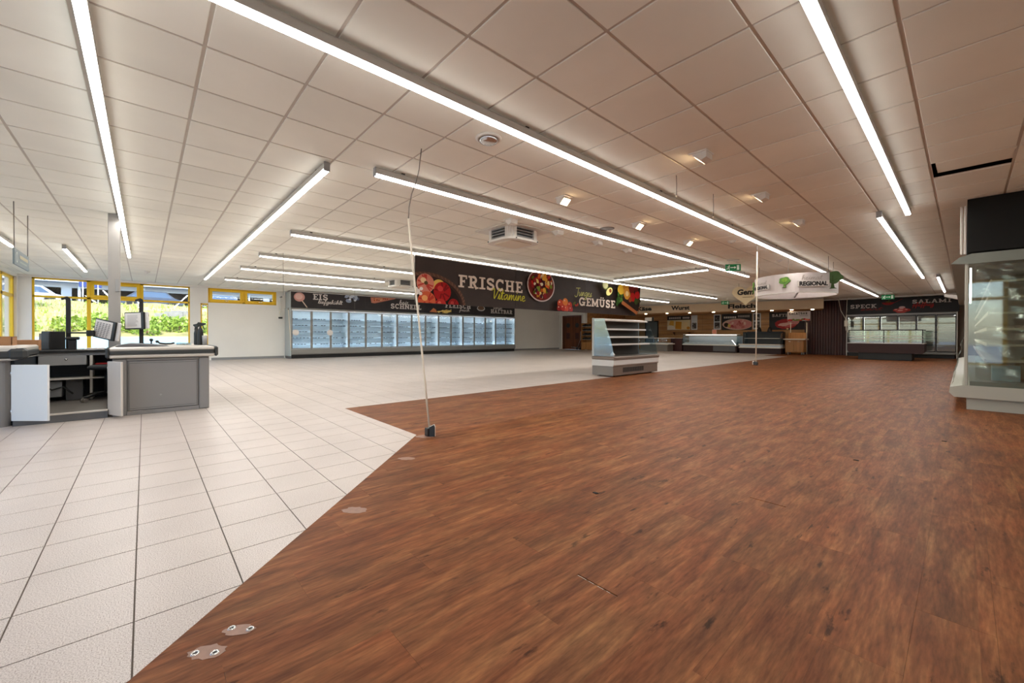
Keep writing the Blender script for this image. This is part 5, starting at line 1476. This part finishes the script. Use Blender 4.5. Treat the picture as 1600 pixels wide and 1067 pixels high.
B().cbox(gx0, gx1, gy, gy+.95, .32, .38, .01).build('lower_rim', 'edge_alu', t)
B().box(gx0+.03, gx1-.03, gy+.05, gy+.9, .38, .52).build('cold_well', 'freezer_inside', t)
B().cbox(gx0, gx1, gy-.02, gy+.06, .49, .55, .01).build('front_rail', 'edge_alu', t)
B().cbox(gx0+.05, gx1-.02, gy+.55, gy+.95, .55, 1.24, .01).build('rear_hood', 'black', t)
B().prism([(gy+.2, 1.15), (gy+.55, 1.24), (gy+.55, 1.27), (gy+.2, 1.2)], 0, gx0+.3, gx1-.02).build('canopy', 'dark_blue', t)
B().cbox(gx0+.25, gx1-.1, gy+.18, gy+.5, .86, .885, .004).build('steel_shelf', 'edge_alu', t)
for x in (gx0+.3, gx1-.05): B().prism([(gy+.02, .55), (gy+.55, .55), (gy+.55, 1.2), (gy+.2, 1.15)], 0, x, x+.015).build('side_glass', 'frosted_side', t)
t = thing('wooden_cabinet', 'light wooden service cabinet with pale worktop beside the dark red wall', 'cabinet', (-6.2, 26.3, 0))
B().cbox(-6.62, -5.78, 26.2, 26.8, .14, .80, .005).build('body', 'wood_cabinet', t)
for a, b_ in ((-6.6, -6.21), (-6.19, -5.8)): 
    d_ = B().cbox(a, b_, 26.18, 26.2, .16, .76, .004).build('door', 'wood_cabinet', t); B().cbox((a+b_)/2-.05, (a+b_)/2+.05, 26.165, 26.18, .70, .715, .003).build('handle', 'chrome', d_)
B().cbox(-6.7, -5.68, 26.12, 26.85, .80, .87, .006).build('worktop', 'pale_top', t)
B().cbox(-6.62, -5.8, 26.78, 26.84, .87, 1.2, .005).build('splash_board', 'wood_cabinet', t)
for x in (-6.5, -5.88): 
    for y in (26.28, 26.7): B().cyl((x, y, 0), (x, y, .14), .03, n=8).build('foot', 'steel_grey', t)
for x, y in ((-6.55, 26.95), (-5.8, 26.95)): B().tube([(x, y, .0), (x, y, .8), (x, y, 1.75)], .02, 6).build('rear_post', 'cable_white', t)
t = thing('slicer', 'dark slicer machine silhouettes standing behind the black service cabinet', 'slicer', (-8.0, 27.2, 0))
B().cbox(-8.4, -7.4, 26.95, 27.55, 0, 1.1, .01).build('stand', 'maroon_dark', t)
for x in (-8.2, -7.65): B().lathe((x, 27.2, 1.1), [(.14, 0), (.15, .1), (.1, .3), (.06, .42), (0, .44)], 14).build('slicer_head', 'black', t)

# posters on the timber wall
def poster(name, label, x0, x1, z0, z1, cat='poster'):
    t = thing(name, label, cat, ((x0+x1)/2, YF-.03, z0))
    B().cbox(x0, x1, YF-.045, YF-.0225, z0, z1, .003).build('board', 'header_black', t)
    P = Print((0, YF-.045, 0), (1, 0, 0), (0, 0, 1), .002, .0012); P.clip = (x0+.01, x1-.01, z0+.01, z1-.01)
    return t, P
t, P = poster('cheese_poster', 'poster with yellow cheese blocks below the word Wurst', -14.45, -12.75, 1.42, 2.42)
P.rect(-14.44, -12.76, 1.43, 2.12, rgb(242, 226, 182)); P.disc(-14.2, 1.5, .4, .24, rgb(250, 240, 220)); P.shape([(-13.85, 1.5), (-13.4, 1.46), (-13.38, 1.98), (-13.8, 2.02)], rgb(224, 160, 60)); P.up(); P.shape([(-13.36, 1.46), (-12.95, 1.5), (-12.95, 1.95), (-13.3, 1.98)], rgb(250, 226, 170)); P.up(); P.shape([(-14.3, 1.78), (-13.95, 1.72), (-13.95, 2.06), (-14.2, 2.1)], rgb(238, 190, 90)); P.up(); P.disc(-12.9, 1.55, .12, .1, rgb(220, 150, 60))
for a in range(6): P.rect(-14.3+a*.15, -14.19+a*.15, 2.2, 2.33, LC)
for a in range(5): P.rect(-13.3+a*.1, -13.22+a*.1, 2.2, 2.33, LC)
P.build('poster_print', t)
def framed(label, x0, x1, z0, z1, cells):
    t = thing('framed_notice', label, 'notice', ((x0+x1)/2, YF-.03, z0))
    B().cbox(x0, x1, YF-.045, YF-.0225, z0, z1, .004).build('frame', 'white_laminate', t)
    P = Print((0, YF-.045, 0), (1, 0, 0), (0, 0, 1), .002, .001)
    for a, b_ in cells:
        P.rect(x0+.06, x1-.06, a, b_, rgb(92, 88, 86))
        for k in range(5): P.disc(random.uniform(x0+.12, x1-.12), random.uniform(a+.06, b_-.06), .06, .05, random.choice([rgb(160, 150, 140), rgb(60, 50, 46), rgb(190, 180, 170)]), 8)
    P.build('notice_print', t)
framed('white framed notice right of the cheese poster', -12.7, -12.28, 1.42, 2.42, [(1.5, 1.9)])
framed('white framed double notice left of the ham poster', -11.2, -10.75, 1.42, 2.42, [(1.5, 1.9), (1.96, 2.36)])
framed('white framed double notice right of the ham poster, behind the hanging tube', -8.85, -8.4, 1.42, 2.42, [(1.5, 1.9), (1.96, 2.36)])
t, P = poster('ham_poster', 'poster with pink sliced ham below the word Fleisch', -10.7, -8.9, 1.38, 2.42)
P.disc(-9.75, 1.75, .9, .36, rgb(226, 190, 170), 30); P.disc(-9.6, 1.75, .72, .3, rgb(224, 150, 144), 26)
for k in range(14): P.disc(random.uniform(-10.2, -9.1), random.uniform(1.55, 1.95), .12, .07, random.choice([rgb(206, 120, 116), rgb(236, 180, 168), rgb(190, 84, 84), rgb(240, 206, 190)]), 9, random.random()*3, .2)
P.disc(-10.4, 1.72, .14, .14, rgb(60, 44, 30)); P.disc(-10.22, 1.66, .09, .12, rgb(226, 190, 110))
for a in range(6): P.rect(-10.55+a*.13, -10.45+a*.13, 2.14, 2.26, LC)
for a in range(7): P.rect(-9.7+a*.1, -9.62+a*.1, 2.18, 2.32, rgb(170, 160, 154))
P.build('poster_print', t)
t, P = poster('meat_poster', 'dark poster with marbled red meat beside the dark red wall', -7.95, -6.1, 1.38, 2.42)
P.disc(-7.1, 1.72, .55, .28, rgb(186, 60, 62), 26, 0, .06); P.disc(-6.7, 1.85, .3, .2, rgb(226, 150, 146), 20, 0, .06); P.disc(-7.1, 1.7, .36, .1, rgb(238, 190, 182), 16, .1, .15); P.disc(-6.85, 1.62, .3, .07, rgb(214, 110, 108), 14, .2, .15)
P.disc(-6.3, 1.6, .22, .24, rgb(70, 62, 66), 18); P.disc(-7.0, 1.44, .06, .05, rgb(230, 200, 150))
slab_text(P, 'SAFTIG', -7.8, 2.16, .98, .16, LC)
P.build('poster_print', t)
t = thing('salad_bar_sign', 'pale hanging sign lettered SALATBAR with red vegetables along its lower edge', 'sign', (-5.92, 25.9, 1.82))
B().cbox(-6.45, -5.42, 25.9, 25.925, 1.82, 2.33, .004).build('sign_board', 'ring_white', t)
P = Print((0, 25.9, 0), (1, 0, 0), (0, 0, 1), .002, .001); P.clip = (-6.44, -5.43, 1.825, 2.325)
slab_text(P, 'SALATBAR', -6.38, 2.15, .84, .12, rgb(40, 50, 40)); P.rect(-5.9, -5.52, 2.07, 2.09, rgb(90, 90, 90))
for k in range(13): P.disc(-6.42+k*.083, 1.86+random.uniform(-.02, .05), .065, .05, random.choice([rgb(200, 50, 40), rgb(170, 40, 50), rgb(226, 120, 90), rgb(120, 130, 60)]), 9)
P.build('sign_print', t)
for x in (-6.3, -5.55): B().tube([(x, 25.912, 2.33), (x, 25.912, 2.419)], .005, 5).build('hanging_wire', 'cable_grey', t)
t = thing('wall_shelf', 'brown wall shelf under the cheese poster', 'shelf', (-13.2, 28, 1.2))
B().cbox(-14.2, -12.5, YF-.35, YF-.0225, 1.26, 1.31, .004).build('board', 'wood_wall', t)
for x in (-13.9, -12.8): B().prism([(YF-.3, 1.26), (YF-.0225, 1.26), (YF-.0225, 1.02)], 0, x, x+.03).build('bracket', 'wood_brown', t)
d2 = bpy.data.objects.new('door_2', None); COL.objects.link(d2); struct(d2); d2.location = (-15.6, YF-.1, 0); BASE['door_2'] = (-15.6, YF-.1, 0)
B().cbox(-16.1, -15.2, YF-.08, YF-.0225, .01, 2.02, .004).build('door_leaf', 'sign_slate', d2); m_ = B(); m_.box(-16.18, -16.1, YF-.09, YF-.0225, 0, 2.1); m_.box(-15.2, -15.12, YF-.09, YF-.0225, 0, 2.1); m_.box(-16.18, -15.12, YF-.09, YF-.0225, 2.02, 2.1); m_.build('door_frame', 'black', d2)
t = thing('small_white_sign', 'small white sign hanging over the slate door', 'sign', (-14.9, 26.2, 2.0))
B().cbox(-14.35, -13.85, 24.9, 24.93, 1.98, 2.22, .004).build('sign_board', 'white_laminate', t); B().cbox(-13.85, -13.72, 24.9, 24.93, 1.93, 2.22, .004).build('sign_end', 'black', t)
B().tube([(-14.1, 24.915, 2.22), (-14.1, 24.915, 2.419)], .006, 5).build('hanger', 'cable_grey', t)
# shelf rack by the door
t = thing('display_rack', 'small rack of black shelves beside the brown swing doors', 'rack', (-17.4, 22.9, 0))
B().cbox(-17.88, -17.0, 23.0, 23.05, .05, 1.87, .004).build('back_board', 'wood_cabinet', t)
for x in (-17.88, -17.03): B().cbox(x, x+.03, 22.6, 23.0, 0, 1.87, .004).build('side_panel', 'wood_cabinet', t)
B().cbox(-17.85, -17.03, 22.6, 23.0, .05, .55, .004).build('base_box', 'wood_cabinet', t)
for z in (.75, 1.05, 1.35, 1.65):
    s = B().cbox(-17.85, -17.03, 22.62, 23.0, z-.02, z, .003).build('shelf', 'edge_alu', t)
    m_ = B()
    for k in range(5): m_.cbox(-17.82+k*.16, -17.70+k*.16, 22.66, 22.9, z+.001, z+.10+.05*(k % 2), .006)
    m_.build('black_bins', 'black', s)
t = thing('hand_trolley', 'dark tilted hand trolley leaning at the brown swing doors', 'trolley', (-18.3, 22.8, 0))
B().tube([(-18.9, 22.75, .18), (-18.35, 22.75, .12), (-18.1, 22.8, .75), (-18.12, 22.85, 1.3)], .025, 6).build('frame', 'steel_grey', t)
B().tube([(-18.9, 23.0, .18), (-18.35, 23.0, .12), (-18.1, 23.02, .75), (-18.12, 23.02, 1.3)], .025, 6).build('frame', 'steel_grey', t)
for y in (22.7, 23.05): B().cyl((-18.35, y, .08), (-18.35, y+.03, .08), .08, n=14).build('wheel', 'black', t)

# ================================================================== SALAMI WALL FREEZERS AND ISLAND
SY = 27.0
t = thing('salami_freezer', 'black framed glass door cabinet row under the words SPECK and SALAMI', 'freezer', (-2.2, SY+.4, 0))
sx0, sx1 = -4.08, -.25
B().box(sx0+.05, sx1-.05, SY+.08, SY+.8, 0, .17).build('kick_plate', 'black', t)
B().cbox(sx0, sx1, SY-.03, SY+.1, .17, .28, .02).build('bumper', 'freezer_grey', t)
m_ = B(); m_.box(sx0, sx1, SY+.72, SY+.8, .17, 2.1); m_.box(sx0, sx0+.04, SY+.02, SY+.72, .17, 2.1); m_.box(sx1-.04, sx1, SY+.02, SY+.72, .17, 2.1); m_.box(sx0, sx1, SY+.02, SY+.72, .24, .30)
m_.build('inner_cabinet', 'salami_inside', t)
B().cbox(sx0, sx1, SY-.02, SY+.8, 2.03, 2.12, .01).build('top_rail', 'freezer_grey', t)
nd = 6; dw = (sx1-sx0)/nd
for z in (.62, .92, 1.22, 1.52, 1.78): 
    s = B().box(sx0+.05, sx1-.05, SY+.16, SY+.7, z-.012, z).build('shelf', 'salami_inside', t)
    B().box(sx0+.05, sx1-.05, SY+.15, SY+.16, z-.03, z+.012).build('price_strip', 'price_dark', s)
for k in range(nd):
    a, b_ = sx0+dw*k+.008, sx0+dw*(k+1)-.008; m_ = B(); f = .03
    m_.box(a, a+f, SY-.02, SY, .29, 2.02); m_.box(b_-f, b_, SY-.02, SY, .29, 2.02); m_.box(a+f, b_-f, SY-.02, SY, .29, .33); m_.box(a+f, b_-f, SY-.02, SY, 1.98, 2.02)
    d_ = m_.build('door', 'grille_dark', t)
    B().box(a+f, b_-f, SY-.014, SY-.009, .33, 1.98).build('pane', 'case_glass', d_)
    B().cyl((a+.02, SY+.06, .4), (a+.02, SY+.06, 1.95), .01, n=6).build('light_tube', 'case_led', t)
for x in (sx0-.03, sx1): B().cbox(x, x+.03, SY-.03, SY+.8, 0, 2.12, .004).build('end_post', 'edge_alu', t)
t = thing('salami_header', 'black header panel lettered SPECK and SALAMI above the far right freezers', 'header panel', (-2.2, SY, 2.13))
for i in range(3): 
    a, b_ = -4.12+3.95*i/3, -4.12+3.95*(i+1)/3
    B().cbox(a+.001, b_-.001, SY-.06, SY-.02, 2.125, 2.875, .003).build('header_board', 'header_dark', t)
P = Print((0, SY-.06, 0), (1, 0, 0), (0, 0, 1), .002, .0012); P.clip = (-4.1, -.2, 2.13, 2.87)
DC = rgb(196, 186, 180)
slab_text(P, 'SPECK', -3.95, 2.42, 1.02, .19, DC)
script_text(P, 'zart', -3.55, 2.30, .8, .15, .018, rgb(140, 40, 36))
P.shape(arc(-2.52, 2.66, .22, .13, 180, 360, 12), rgb(140, 34, 34)); P.up(); P.line([(-2.32, 2.62), (-2.02, 2.80)], .03, rgb(120, 40, 36)); P.disc(-2.5, 2.68, .1, .04, rgb(90, 70, 30)); P.line([(-2.5, 2.70), (-2.48, 2.79)], .02, rgb(90, 110, 40)); P.up()
for u, v, r in ((-2.2, 2.27, .14), (-2.02, 2.30, .17), (-1.86, 2.26, .14), (-2.05, 2.22, .2)): P.disc(u, v, r, r*.5, random.choice([rgb(176, 70, 64), rgb(196, 90, 82), rgb(160, 54, 50)]), 18); P.disc(u-.03, v+.03, r*.5, r*.16, rgb(226, 160, 150), 12)
P.disc(-2.02, 2.40, .11, .05, rgb(206, 170, 164))
slab_text(P, 'SALAMI', -1.68, 2.56, 1.27, .17, DC)
script_text(P, 'pfeffrig', -1.66, 2.42, .7, .18, .02, rgb(170, 46, 44))
P.build('header_print', t)
t = thing('island_freezer', 'dark red island freezer with glass upper part before the salami freezers', 'freezer', (-2.3, 23.9, 0))
ix0, ix1, iy0, iy1 = -3.5, -1.1, 23.3, 24.8
B().cbox(ix0+.35, ix1-.35, iy0+.1, iy1-.1, .0, .30, .01).build('pedestal', 'black', t)
B().prism([(ix0+.05, .30), (ix1-.05, .30), (ix1, .36), (ix1, .70), (ix0, .70), (ix0, .36)], 1, iy0, iy1).build('body', 'maroon_dark', t)
B().cbox(ix0-.01, ix1+.01, iy0-.01, iy1+.01, .70, .73, .006).build('rim', 'edge_alu', t)
B().box(ix0+.05, ix1-.05, iy0+.05, iy1-.05, .731, .76).build('inner_floor', 'salami_inside', t)
for y in (iy0+.03, iy1-.04): B().box(ix0+.03, ix1-.03, y, y+.01, .73, 1.26).build('glass_wall', 'case_glass', t)
for x in (ix0+.03, ix1-.04): B().box(x, x+.01, iy0+.04, iy1-.04, .73, 1.26).build('glass_wall', 'case_glass', t)
for z in (.90, 1.02, 1.28): B().cbox(ix0+.02, ix1-.02, iy0+.02, iy0+.05, z-.018, z+.018, .004).build('rail', 'cable_black' if z > 1.1 else 'edge_alu', t)
B().cbox(ix0+.02, ix1-.02, iy1-.05, iy1-.02, 1.262, 1.298, .004).build('rail', 'cable_black', t)
for x in (ix0+.02, (ix0+ix1)/2-.02, ix1-.06): B().cbox(x, x+.03, iy0+.02, iy0+.05, .73, 1.26, .004).build('upright', 'cable_black', t)

# ================================================================== RIGHT MULTIDECK CASE
t = thing('multideck_case', 'tall grey refrigerated wall case with film-covered glass end at right edge', 'refrigerated case', (.7, 14, 0))
CY0, CY1 = 8.60, 20.0
B().box(.02, 1.40, CY0+.06, CY1, .002, .17).build('plinth', 'case_grey', t)
B().prism([(-.10, .17), (1.42, .17), (1.42, .34), (-.02, .34), (-.14, .31), (-.15, .23)], 1, CY0, CY1).build('base_rim', 'case_grey', t)
B().box(1.30, 1.42, CY0+.04, CY1, .34, 2.05).build('back_wall', 'case_canopy', t)
B().box(.05, 1.30, CY0+.04, CY1, .34, .40).build('well_floor', 'case_canopy', t)
for z, d in ((.70, .85), (.92, .83), (1.14, .83), (1.36, .82), (1.58, .82), (1.80, .80)):
    s = B().cbox(1.30-d-.25, 1.30, CY0+.12, CY1-.2, z-.014, z, .003).build('shelf', 'case_grey', t)
    B().cbox(1.30-d-.27, 1.30-d-.25, CY0+.12, CY1-.2, z-.03, z+.02, .003).build('price_rail', 'cream_laminate', s)
    B().cbox(1.30-d-.25, 1.29, CY0+.11, CY0+.12, z-.022, z+.008, .002).build('end_edge', 'cream_laminate', s)
    B().prism([(1.30-d-.1, z-.014), (1.30, z-.014), (1.30, z-.11)], 1, CY0+.2, CY0+.21).build('bracket', 'cable_grey', s)
B().prism([(-.14, 2.07), (.0, 2.05), (1.42, 2.05), (1.42, 2.19), (.06, 2.19), (-.06, 2.15)], 1, CY0, CY1).build('canopy', 'case_canopy', t)
B().prism([(0.0, .34), (1.30, .34), (1.30, 2.05), (.03, 2.05)], 1, CY0+.02, CY0+.032).build('end_glass', 'case_glass', t)
B().cbox(-.005, .03, CY0+.01, CY0+.045, .34, 2.05, .006).build('glass_edge', 'case_grey', t)
B().cyl((.05, CY0+.10, 1.5), (.05, CY0+.10, 2.0), .010, n=8).build('light_tube', 'case_led', t)
# crinkled film: pleated sheet behind the end glass
vs = []; fs = []; nx, nz = 40, 46
for j in range(nz+1):
    for i in range(nx+1):
        u, w = i/nx, j/nz
        x = .10+u*1.15; z = .42+w*1.6
        d = .016*math.sin(w*38+2.5*math.sin(u*5)+u*3)+.012*math.sin(u*31+w*9)+.010*math.sin(w*90+u*20)
        vs.append((x, CY0+.075+d, z))
for j in range(nz):
    for i in range(nx): a = j*(nx+1)+i; fs.append((a, a+1, a+nx+2, a+nx+1))
m_ = B(); m_._add(vs, fs, 0, True); m_.build('plastic_film', 'film', t)
m_ = B(); vs = []; fs = []
for j in range(13):
    for i in range(6): vs.append((-.13+.015*math.sin(j*1.7)+(.12*(j/12)), CY0+.1+i*.5, .32+j*.06+.01*math.sin(i*2.1)))
for j in range(12):
    for i in range(5): a = j*6+i; fs.append((a, a+1, a+7, a+6))
m_._add(vs, fs, 0, True); m_.build('front_film', 'film', t)
t = thing('case_fascia', 'tall black fascia box above the refrigerated case at right edge', 'fascia', (.7, 14, 2.2))
B().cbox(.012, 1.43, CY0, CY1, 2.21, 2.955, .004).build('fascia_panel', 'case_header', t)
for x in (-.055, -.02): B().cbox(x, x+.028, CY0+.01, CY0+.05, 2.19, 2.87, .005).build('edge_profile', 'cream_laminate', t)
t = thing('wall_bracket', 'pale bracket arm sticking out halfway along the refrigerated case', 'bracket', (-.2, 17, 1.9))
B().prism([(-.42, 2.20), (.0, 2.05), (.0, 2.20), (-.42, 2.28)], 1, 17.6, 17.75).build('arm', 'cream_laminate', t); B().cbox(-.02, .0, 17.55, 17.8, 1.95, 2.3, .004).build('wall_plate', 'cream_laminate', t)
t = thing('blue_carton', 'pale blue carton standing inside the refrigerated case', 'carton', (.35, 9.1, .4)); B().cbox(.26, .52, 9.0, 9.2, .401, .62, .004).build('carton_body', 'carton_blue', t); B().cbox(.26, .52, 9.08, 9.12, .62, .624, .001).build('tape', 'paper', t)
t = thing('yellow_bag', 'dark yellow bag behind the pale blue carton in the refrigerated case', 'bag', (.6, 9.3, .4))
B().lathe((.66, 9.45, .401), [(0, 0), (.15, 0), (.18, .12), (.16, .26), (.09, .34), (.05, .38), (.07, .44), (0, .44)], 12, smooth=True).build('bag_body', 'yellow_bag', t); B().lathe((.66, 9.45, .775), [(.052, 0), (.06, .006), (.052, .014)], 12).build('tie', 'cable_white', t)

# ================================================================== FLOOR BITS
def residue(label, x, y, rx, ry, rot, screws):
    t = thing('floor_plate_mark', label, 'floor mark', (x, y, .001))
    pts = []
    for i in range(22):
        a = 2*PI*i/22; k = 1+random.uniform(-.16, .16)
        u, w = rx*k*math.cos(a), ry*k*math.sin(a)
        pts.append((x+u*math.cos(rot)-w*math.sin(rot), y+u*math.sin(rot)+w*math.cos(rot)))
    B().prism(pts, 2, .0012, .0021).build('adhesive_patch', 'adhesive', t)
    for sx_, sy_ in screws:
        B().lathe((x+sx_, y+sy_, .0021), [(.0, .0006), (.006, .0006), (.006, .002), (.011, .0026), (.013, 0)], 14).build('screw_ring', 'chrome', t)
        B().lathe((x+sx_, y+sy_, .0021), [(0, .0012), (.006, .001), (.006, 0)], 10).build('screw_hole', 'black', t)
residue('pale glue mark with two screws at the lower floor edge', -1.655, .15, .055, .032, .9, [(-.017, -.03), (.022, .018)])
residue('glue mark with two screws, right above the lowest one', -1.70, .245, .05, .027, .9, [(-.03, -.018), (.018, .03)])
residue('faint round glue mark between the corner and the lowest floor marks', -2.41, .92, .07, .045, .8, [])
residue('faint glue mark at the floor corner beside the cable socket', -3.13, 1.63, .07, .04, .8, [])
residue('pale glue mark directly under the cable socket', -3.69, 2.12, .09, .06, .6, [])
for i, (px, y, lab) in enumerate(((-.13, 5.84, 'small dark chip on the wood floor before the refrigerated case'), (-1.62, 2.2, 'small dark chip in the middle of the wood floor'), (-.6, 4.4, 'tiny dark chip on the right part of the wood floor'), (-6.9, 8.3, 'white paper scrap on the tiles left of the shelf unit'))):
    t = thing('floor_scrap', lab, 'debris', (px, y, .001))
    m_ = B(); s = .018 if i < 3 else .05; m_.prism([(px-s, y-s*.4), (px+s*.8, y-s*.6), (px+s, y+s*.5), (px-s*.5, y+s*.6)], 2, .0012, .006); m_.build('chip', 'black_soft' if i < 3 else 'paper', t)
for (xa, xb, y, lab) in ((-1.118, -.925, 1.395, 'pale crumbs caught in the near open plank joint'), (-.915, -.725, 2.885, 'thin pale strip in the farther open plank joint')):
    t = thing('joint_filler', lab, 'debris', (xa, y, -.004)); m_ = B(); a = xa
    while a < xb-.02:
        w = random.uniform(.015, .05); m_.box(a, min(a+w, xb), y-.003, y-.0005, -.0038, -.0005); a += w+random.uniform(.004, .02)
    stuff(m_.build('crumbs', 'edge_alu', t))

# ================================================================== OUTSIDE
GXO = XW-.25
m_ = B(); m_.box(-75, GXO, -60, 60, -.4, -.12); struct(m_.build('ground', 'asphalt'))
m_ = B(); m_.box(GXO, 30, -60, YN-.25, -.4, -.12); struct(m_.build('forecourt', 'near_ground'))
vs = []; fs = []; nx, ny = 24, 70
for i in range(nx+1):
    for j in range(ny+1):
        u = i/nx; x = -25.0-19*u; y_ = -32+62*j/ny
        vs.append((x, y_, .90+2.53*u**.8+.10*math.sin(y_*1.1+u*7)*u+random.uniform(-.07, .07)*(u > .02)))
for i in range(nx):
    for j in range(ny): a = i*(ny+1)+j; fs.append((a, a+1, a+ny+2, a+ny+1))
m_ = B(); m_._add(vs, fs, 0, True); struct(m_.build('grass_bank', 'bank_grass', fix=False))
B_ = B(); B_.box(-25.25, -24.95, -32, 30, -.3, .93); struct(B_.build('retaining_wall', 'retaining_blue'))
def bank_z(x):
    u = (-25.0-x)/19; return .90+2.53*max(u, 0)**.8
# grass tufts on the bank
m_ = B()
for i in range(4500):
    x = random.uniform(-43.5, -26); y_ = random.uniform(-14, 22); z = bank_z(x)-.03; h_ = random.uniform(.12, .34); a = random.uniform(0, PI)
    dx, dy = math.cos(a)*.05, math.sin(a)*.05
    m_.poly([(x-dx, y_-dy, z), (x+dx, y_+dy, z), (x+random.uniform(-.1, .1), y_+random.uniform(-.1, .1), z+h_)], 0 if random.random() < .55 else 1)
stuff(m_.build('grass_tufts', ['bank_grass', 'shrub_leaf'], bpy.data.objects['grass_bank'], fix=False))
def leaf_mass(name, label, cat, c, r, n, mname, group, trunk=None):
    t = thing(name, label, cat, (c[0], c[1], c[2]-r[2] if not trunk else -.1), group)
    m_ = B()
    for i in range(n):
        a, b_ = random.uniform(0, 2*PI), math.acos(random.uniform(-1, 1)); k = random.uniform(.55, 1)
        p = Vector((c[0]+r[0]*k*math.sin(b_)*math.cos(a), c[1]+r[1]*k*math.sin(b_)*math.sin(a), c[2]+r[2]*k*math.cos(b_)))
        s = random.uniform(.05, .12)*max(r)**.5
        u = Vector((random.uniform(-1, 1), random.uniform(-1, 1), random.uniform(-1, 1))).normalized()*s; w = Vector((random.uniform(-1, 1), random.uniform(-1, 1), random.uniform(-1, 1))).normalized()*s
        m_.poly([p-u, p+w, p+u, p-w])
    stuff(m_.build('foliage', mname, t, fix=False))
    if trunk: B().tube([(c[0], c[1], trunk), (c[0]+.1, c[1], (trunk+c[2])/2), (c[0], c[1], c[2]+r[2]*.3)], .12, 7).build('trunk', 'wood_brown', t)
    else: B().tube([(c[0], c[1], c[2]-r[2]), (c[0], c[1], c[2])], .03, 5).build('stem', 'wood_brown', t)
for i, (x, y_) in enumerate(((-27.0, -3.9), (-27.4, -2.4), (-27.2, -.9), (-26.8, .1), (-27.5, 1.3), (-27.2, 2.6), (-28.3, -1.6), (-28.2, .8))):
    leaf_mass('shrub', ('first', 'second', 'third', 'fourth', 'fifth', 'sixth')[i]+' lime green shrub from the left in the front row outside the window' if i < 6 else ('left', 'right')[i-6]+' one of the two lime green shrubs higher on the bank, behind the front row', 'shrub', (x+1.1, y_, bank_z(x+1.1)+.22), (.55, .68, .5), 420, 'shrub_leaf', 'lime shrubs outside the main window')
leaf_mass('tree', 'green tree outside at the top left corner of the main window', 'tree', (-36, -5.0, 5.6), (1.4, 1.6, 1.5), 1300, 'tree_leaf', None, trunk=bank_z(-36)-.1)
# rocks on the bank
t = thing('rock', 'grey rock slabs on the bank behind the lower right window pane', 'rock', (-33, 1.4, bank_z(-33)))
for i, (dx, dy, s) in enumerate(((0, 0, .5), (-.5, .7, .4), (.3, -.6, .35), (-.9, .3, .45))):
    m_ = B(); z = bank_z(-33+dx)
    m_.prism([(-33+dx-s, 1.4+dy-s*.8), (-33+dx+s*.9, 1.4+dy-s), (-33+dx+s, 1.4+dy+s*.7), (-33+dx-s*.6, 1.4+dy+s)], 2, z-.2, z+s*.55); m_.build('slab', 'rock', t)
# building across the road
t = thing('commercial_building', 'white commercial building with slate roof and glass front across the road', 'building', (-52, 0, 3.2))
B().box(-60, -50, -40, 40, 3.0, 5.3).build('wall', 'facade_white', t)
B().prism([(-62, 5.3), (-48.6, 5.3), (-48.6, 5.65), (-56, 11.5), (-62, 11.5)], 1, -42, 42).build('roof', 'roof_slate', t)
B().cbox(-48.9, -48.5, -42, 42, 5.25, 5.6, .03).build('gutter', 'facade_white', t)
for k in range(17):
    y0 = -19+k*2.9; w = B().box(-50.06, -50, y0, y0+2.3, 3.2, 4.9).build('window', 'facade_grey' if k % 3 else 'facade_white', t)
    B().box(-50.09, -50.06, y0+.1, y0+1.1, 3.3, 4.8).build('pane', 'far_glass', w); B().box(-50.09, -50.06, y0+1.2, y0+2.2, 3.3, 4.8).build('pane', 'far_glass', w)
m_ = B()
for k in range(12): m_.cyl((-49.2, -20+k*4, 3.0), (-49.2, -20+k*4, 5.3), .09, n=8)
stuff(m_.build('pillars', 'facade_white', t))
t = thing('blue_sign', 'dark blue sign on posts in front of the white building', 'sign', (-44, -2.9, 3.2))
B().cbox(-44.06, -44, -3.6, -2.4, 4.55, 5.05, .02).build('sign_board', 'sign_blue', t)
for y_ in (-3.4, -2.6): B().cyl((-44.03, y_, 3.2), (-44.03, y_, 5.5), .04, n=8).build('post', 'facade_white', t)
# parked cars
def car(label, x, y_, mname):
    t = thing('car', label, 'car', (x, y_, 3.3))
    z0 = 3.25
    B().prism([(y_-2.1, z0+.3), (y_+2.1, z0+.3), (y_+2.15, z0+.62), (y_+1.5, z0+.82), (y_+.9, z0+1.35), (y_-.9, z0+1.4), (y_-1.6, z0+.86), (y_-2.15, z0+.7)], 0, x-.85, x+.85).build('body', mname, t)
    B().prism([(y_+1.3, z0+.84), (y_+.82, z0+1.28), (y_-.82, z0+1.32), (y_-1.35, z0+.88)], 0, x-.86, x+.86).build('side_windows', 'far_glass', t)
    for yy in (y_-1.3, y_+1.3):
        B().cyl((x+.7, yy, z0+.32), (x+.88, yy, z0+.32), .32, n=16).build('wheel', 'black', t)
m_ = B(); m_.box(-50, -43.9, -42, 42, 3.1, 3.3); struct(m_.build('upper_road', 'asphalt'))
car('white car parked on the upper road left of the window bar', -46.3, -6.5, 'facade_white')
car('dark slate car parked on the upper road, seen right of the column', -46.3, .5, 'car_slate')
car('grey car parked on the upper road at the right window edge', -46.3, 5.2, 'facade_grey')
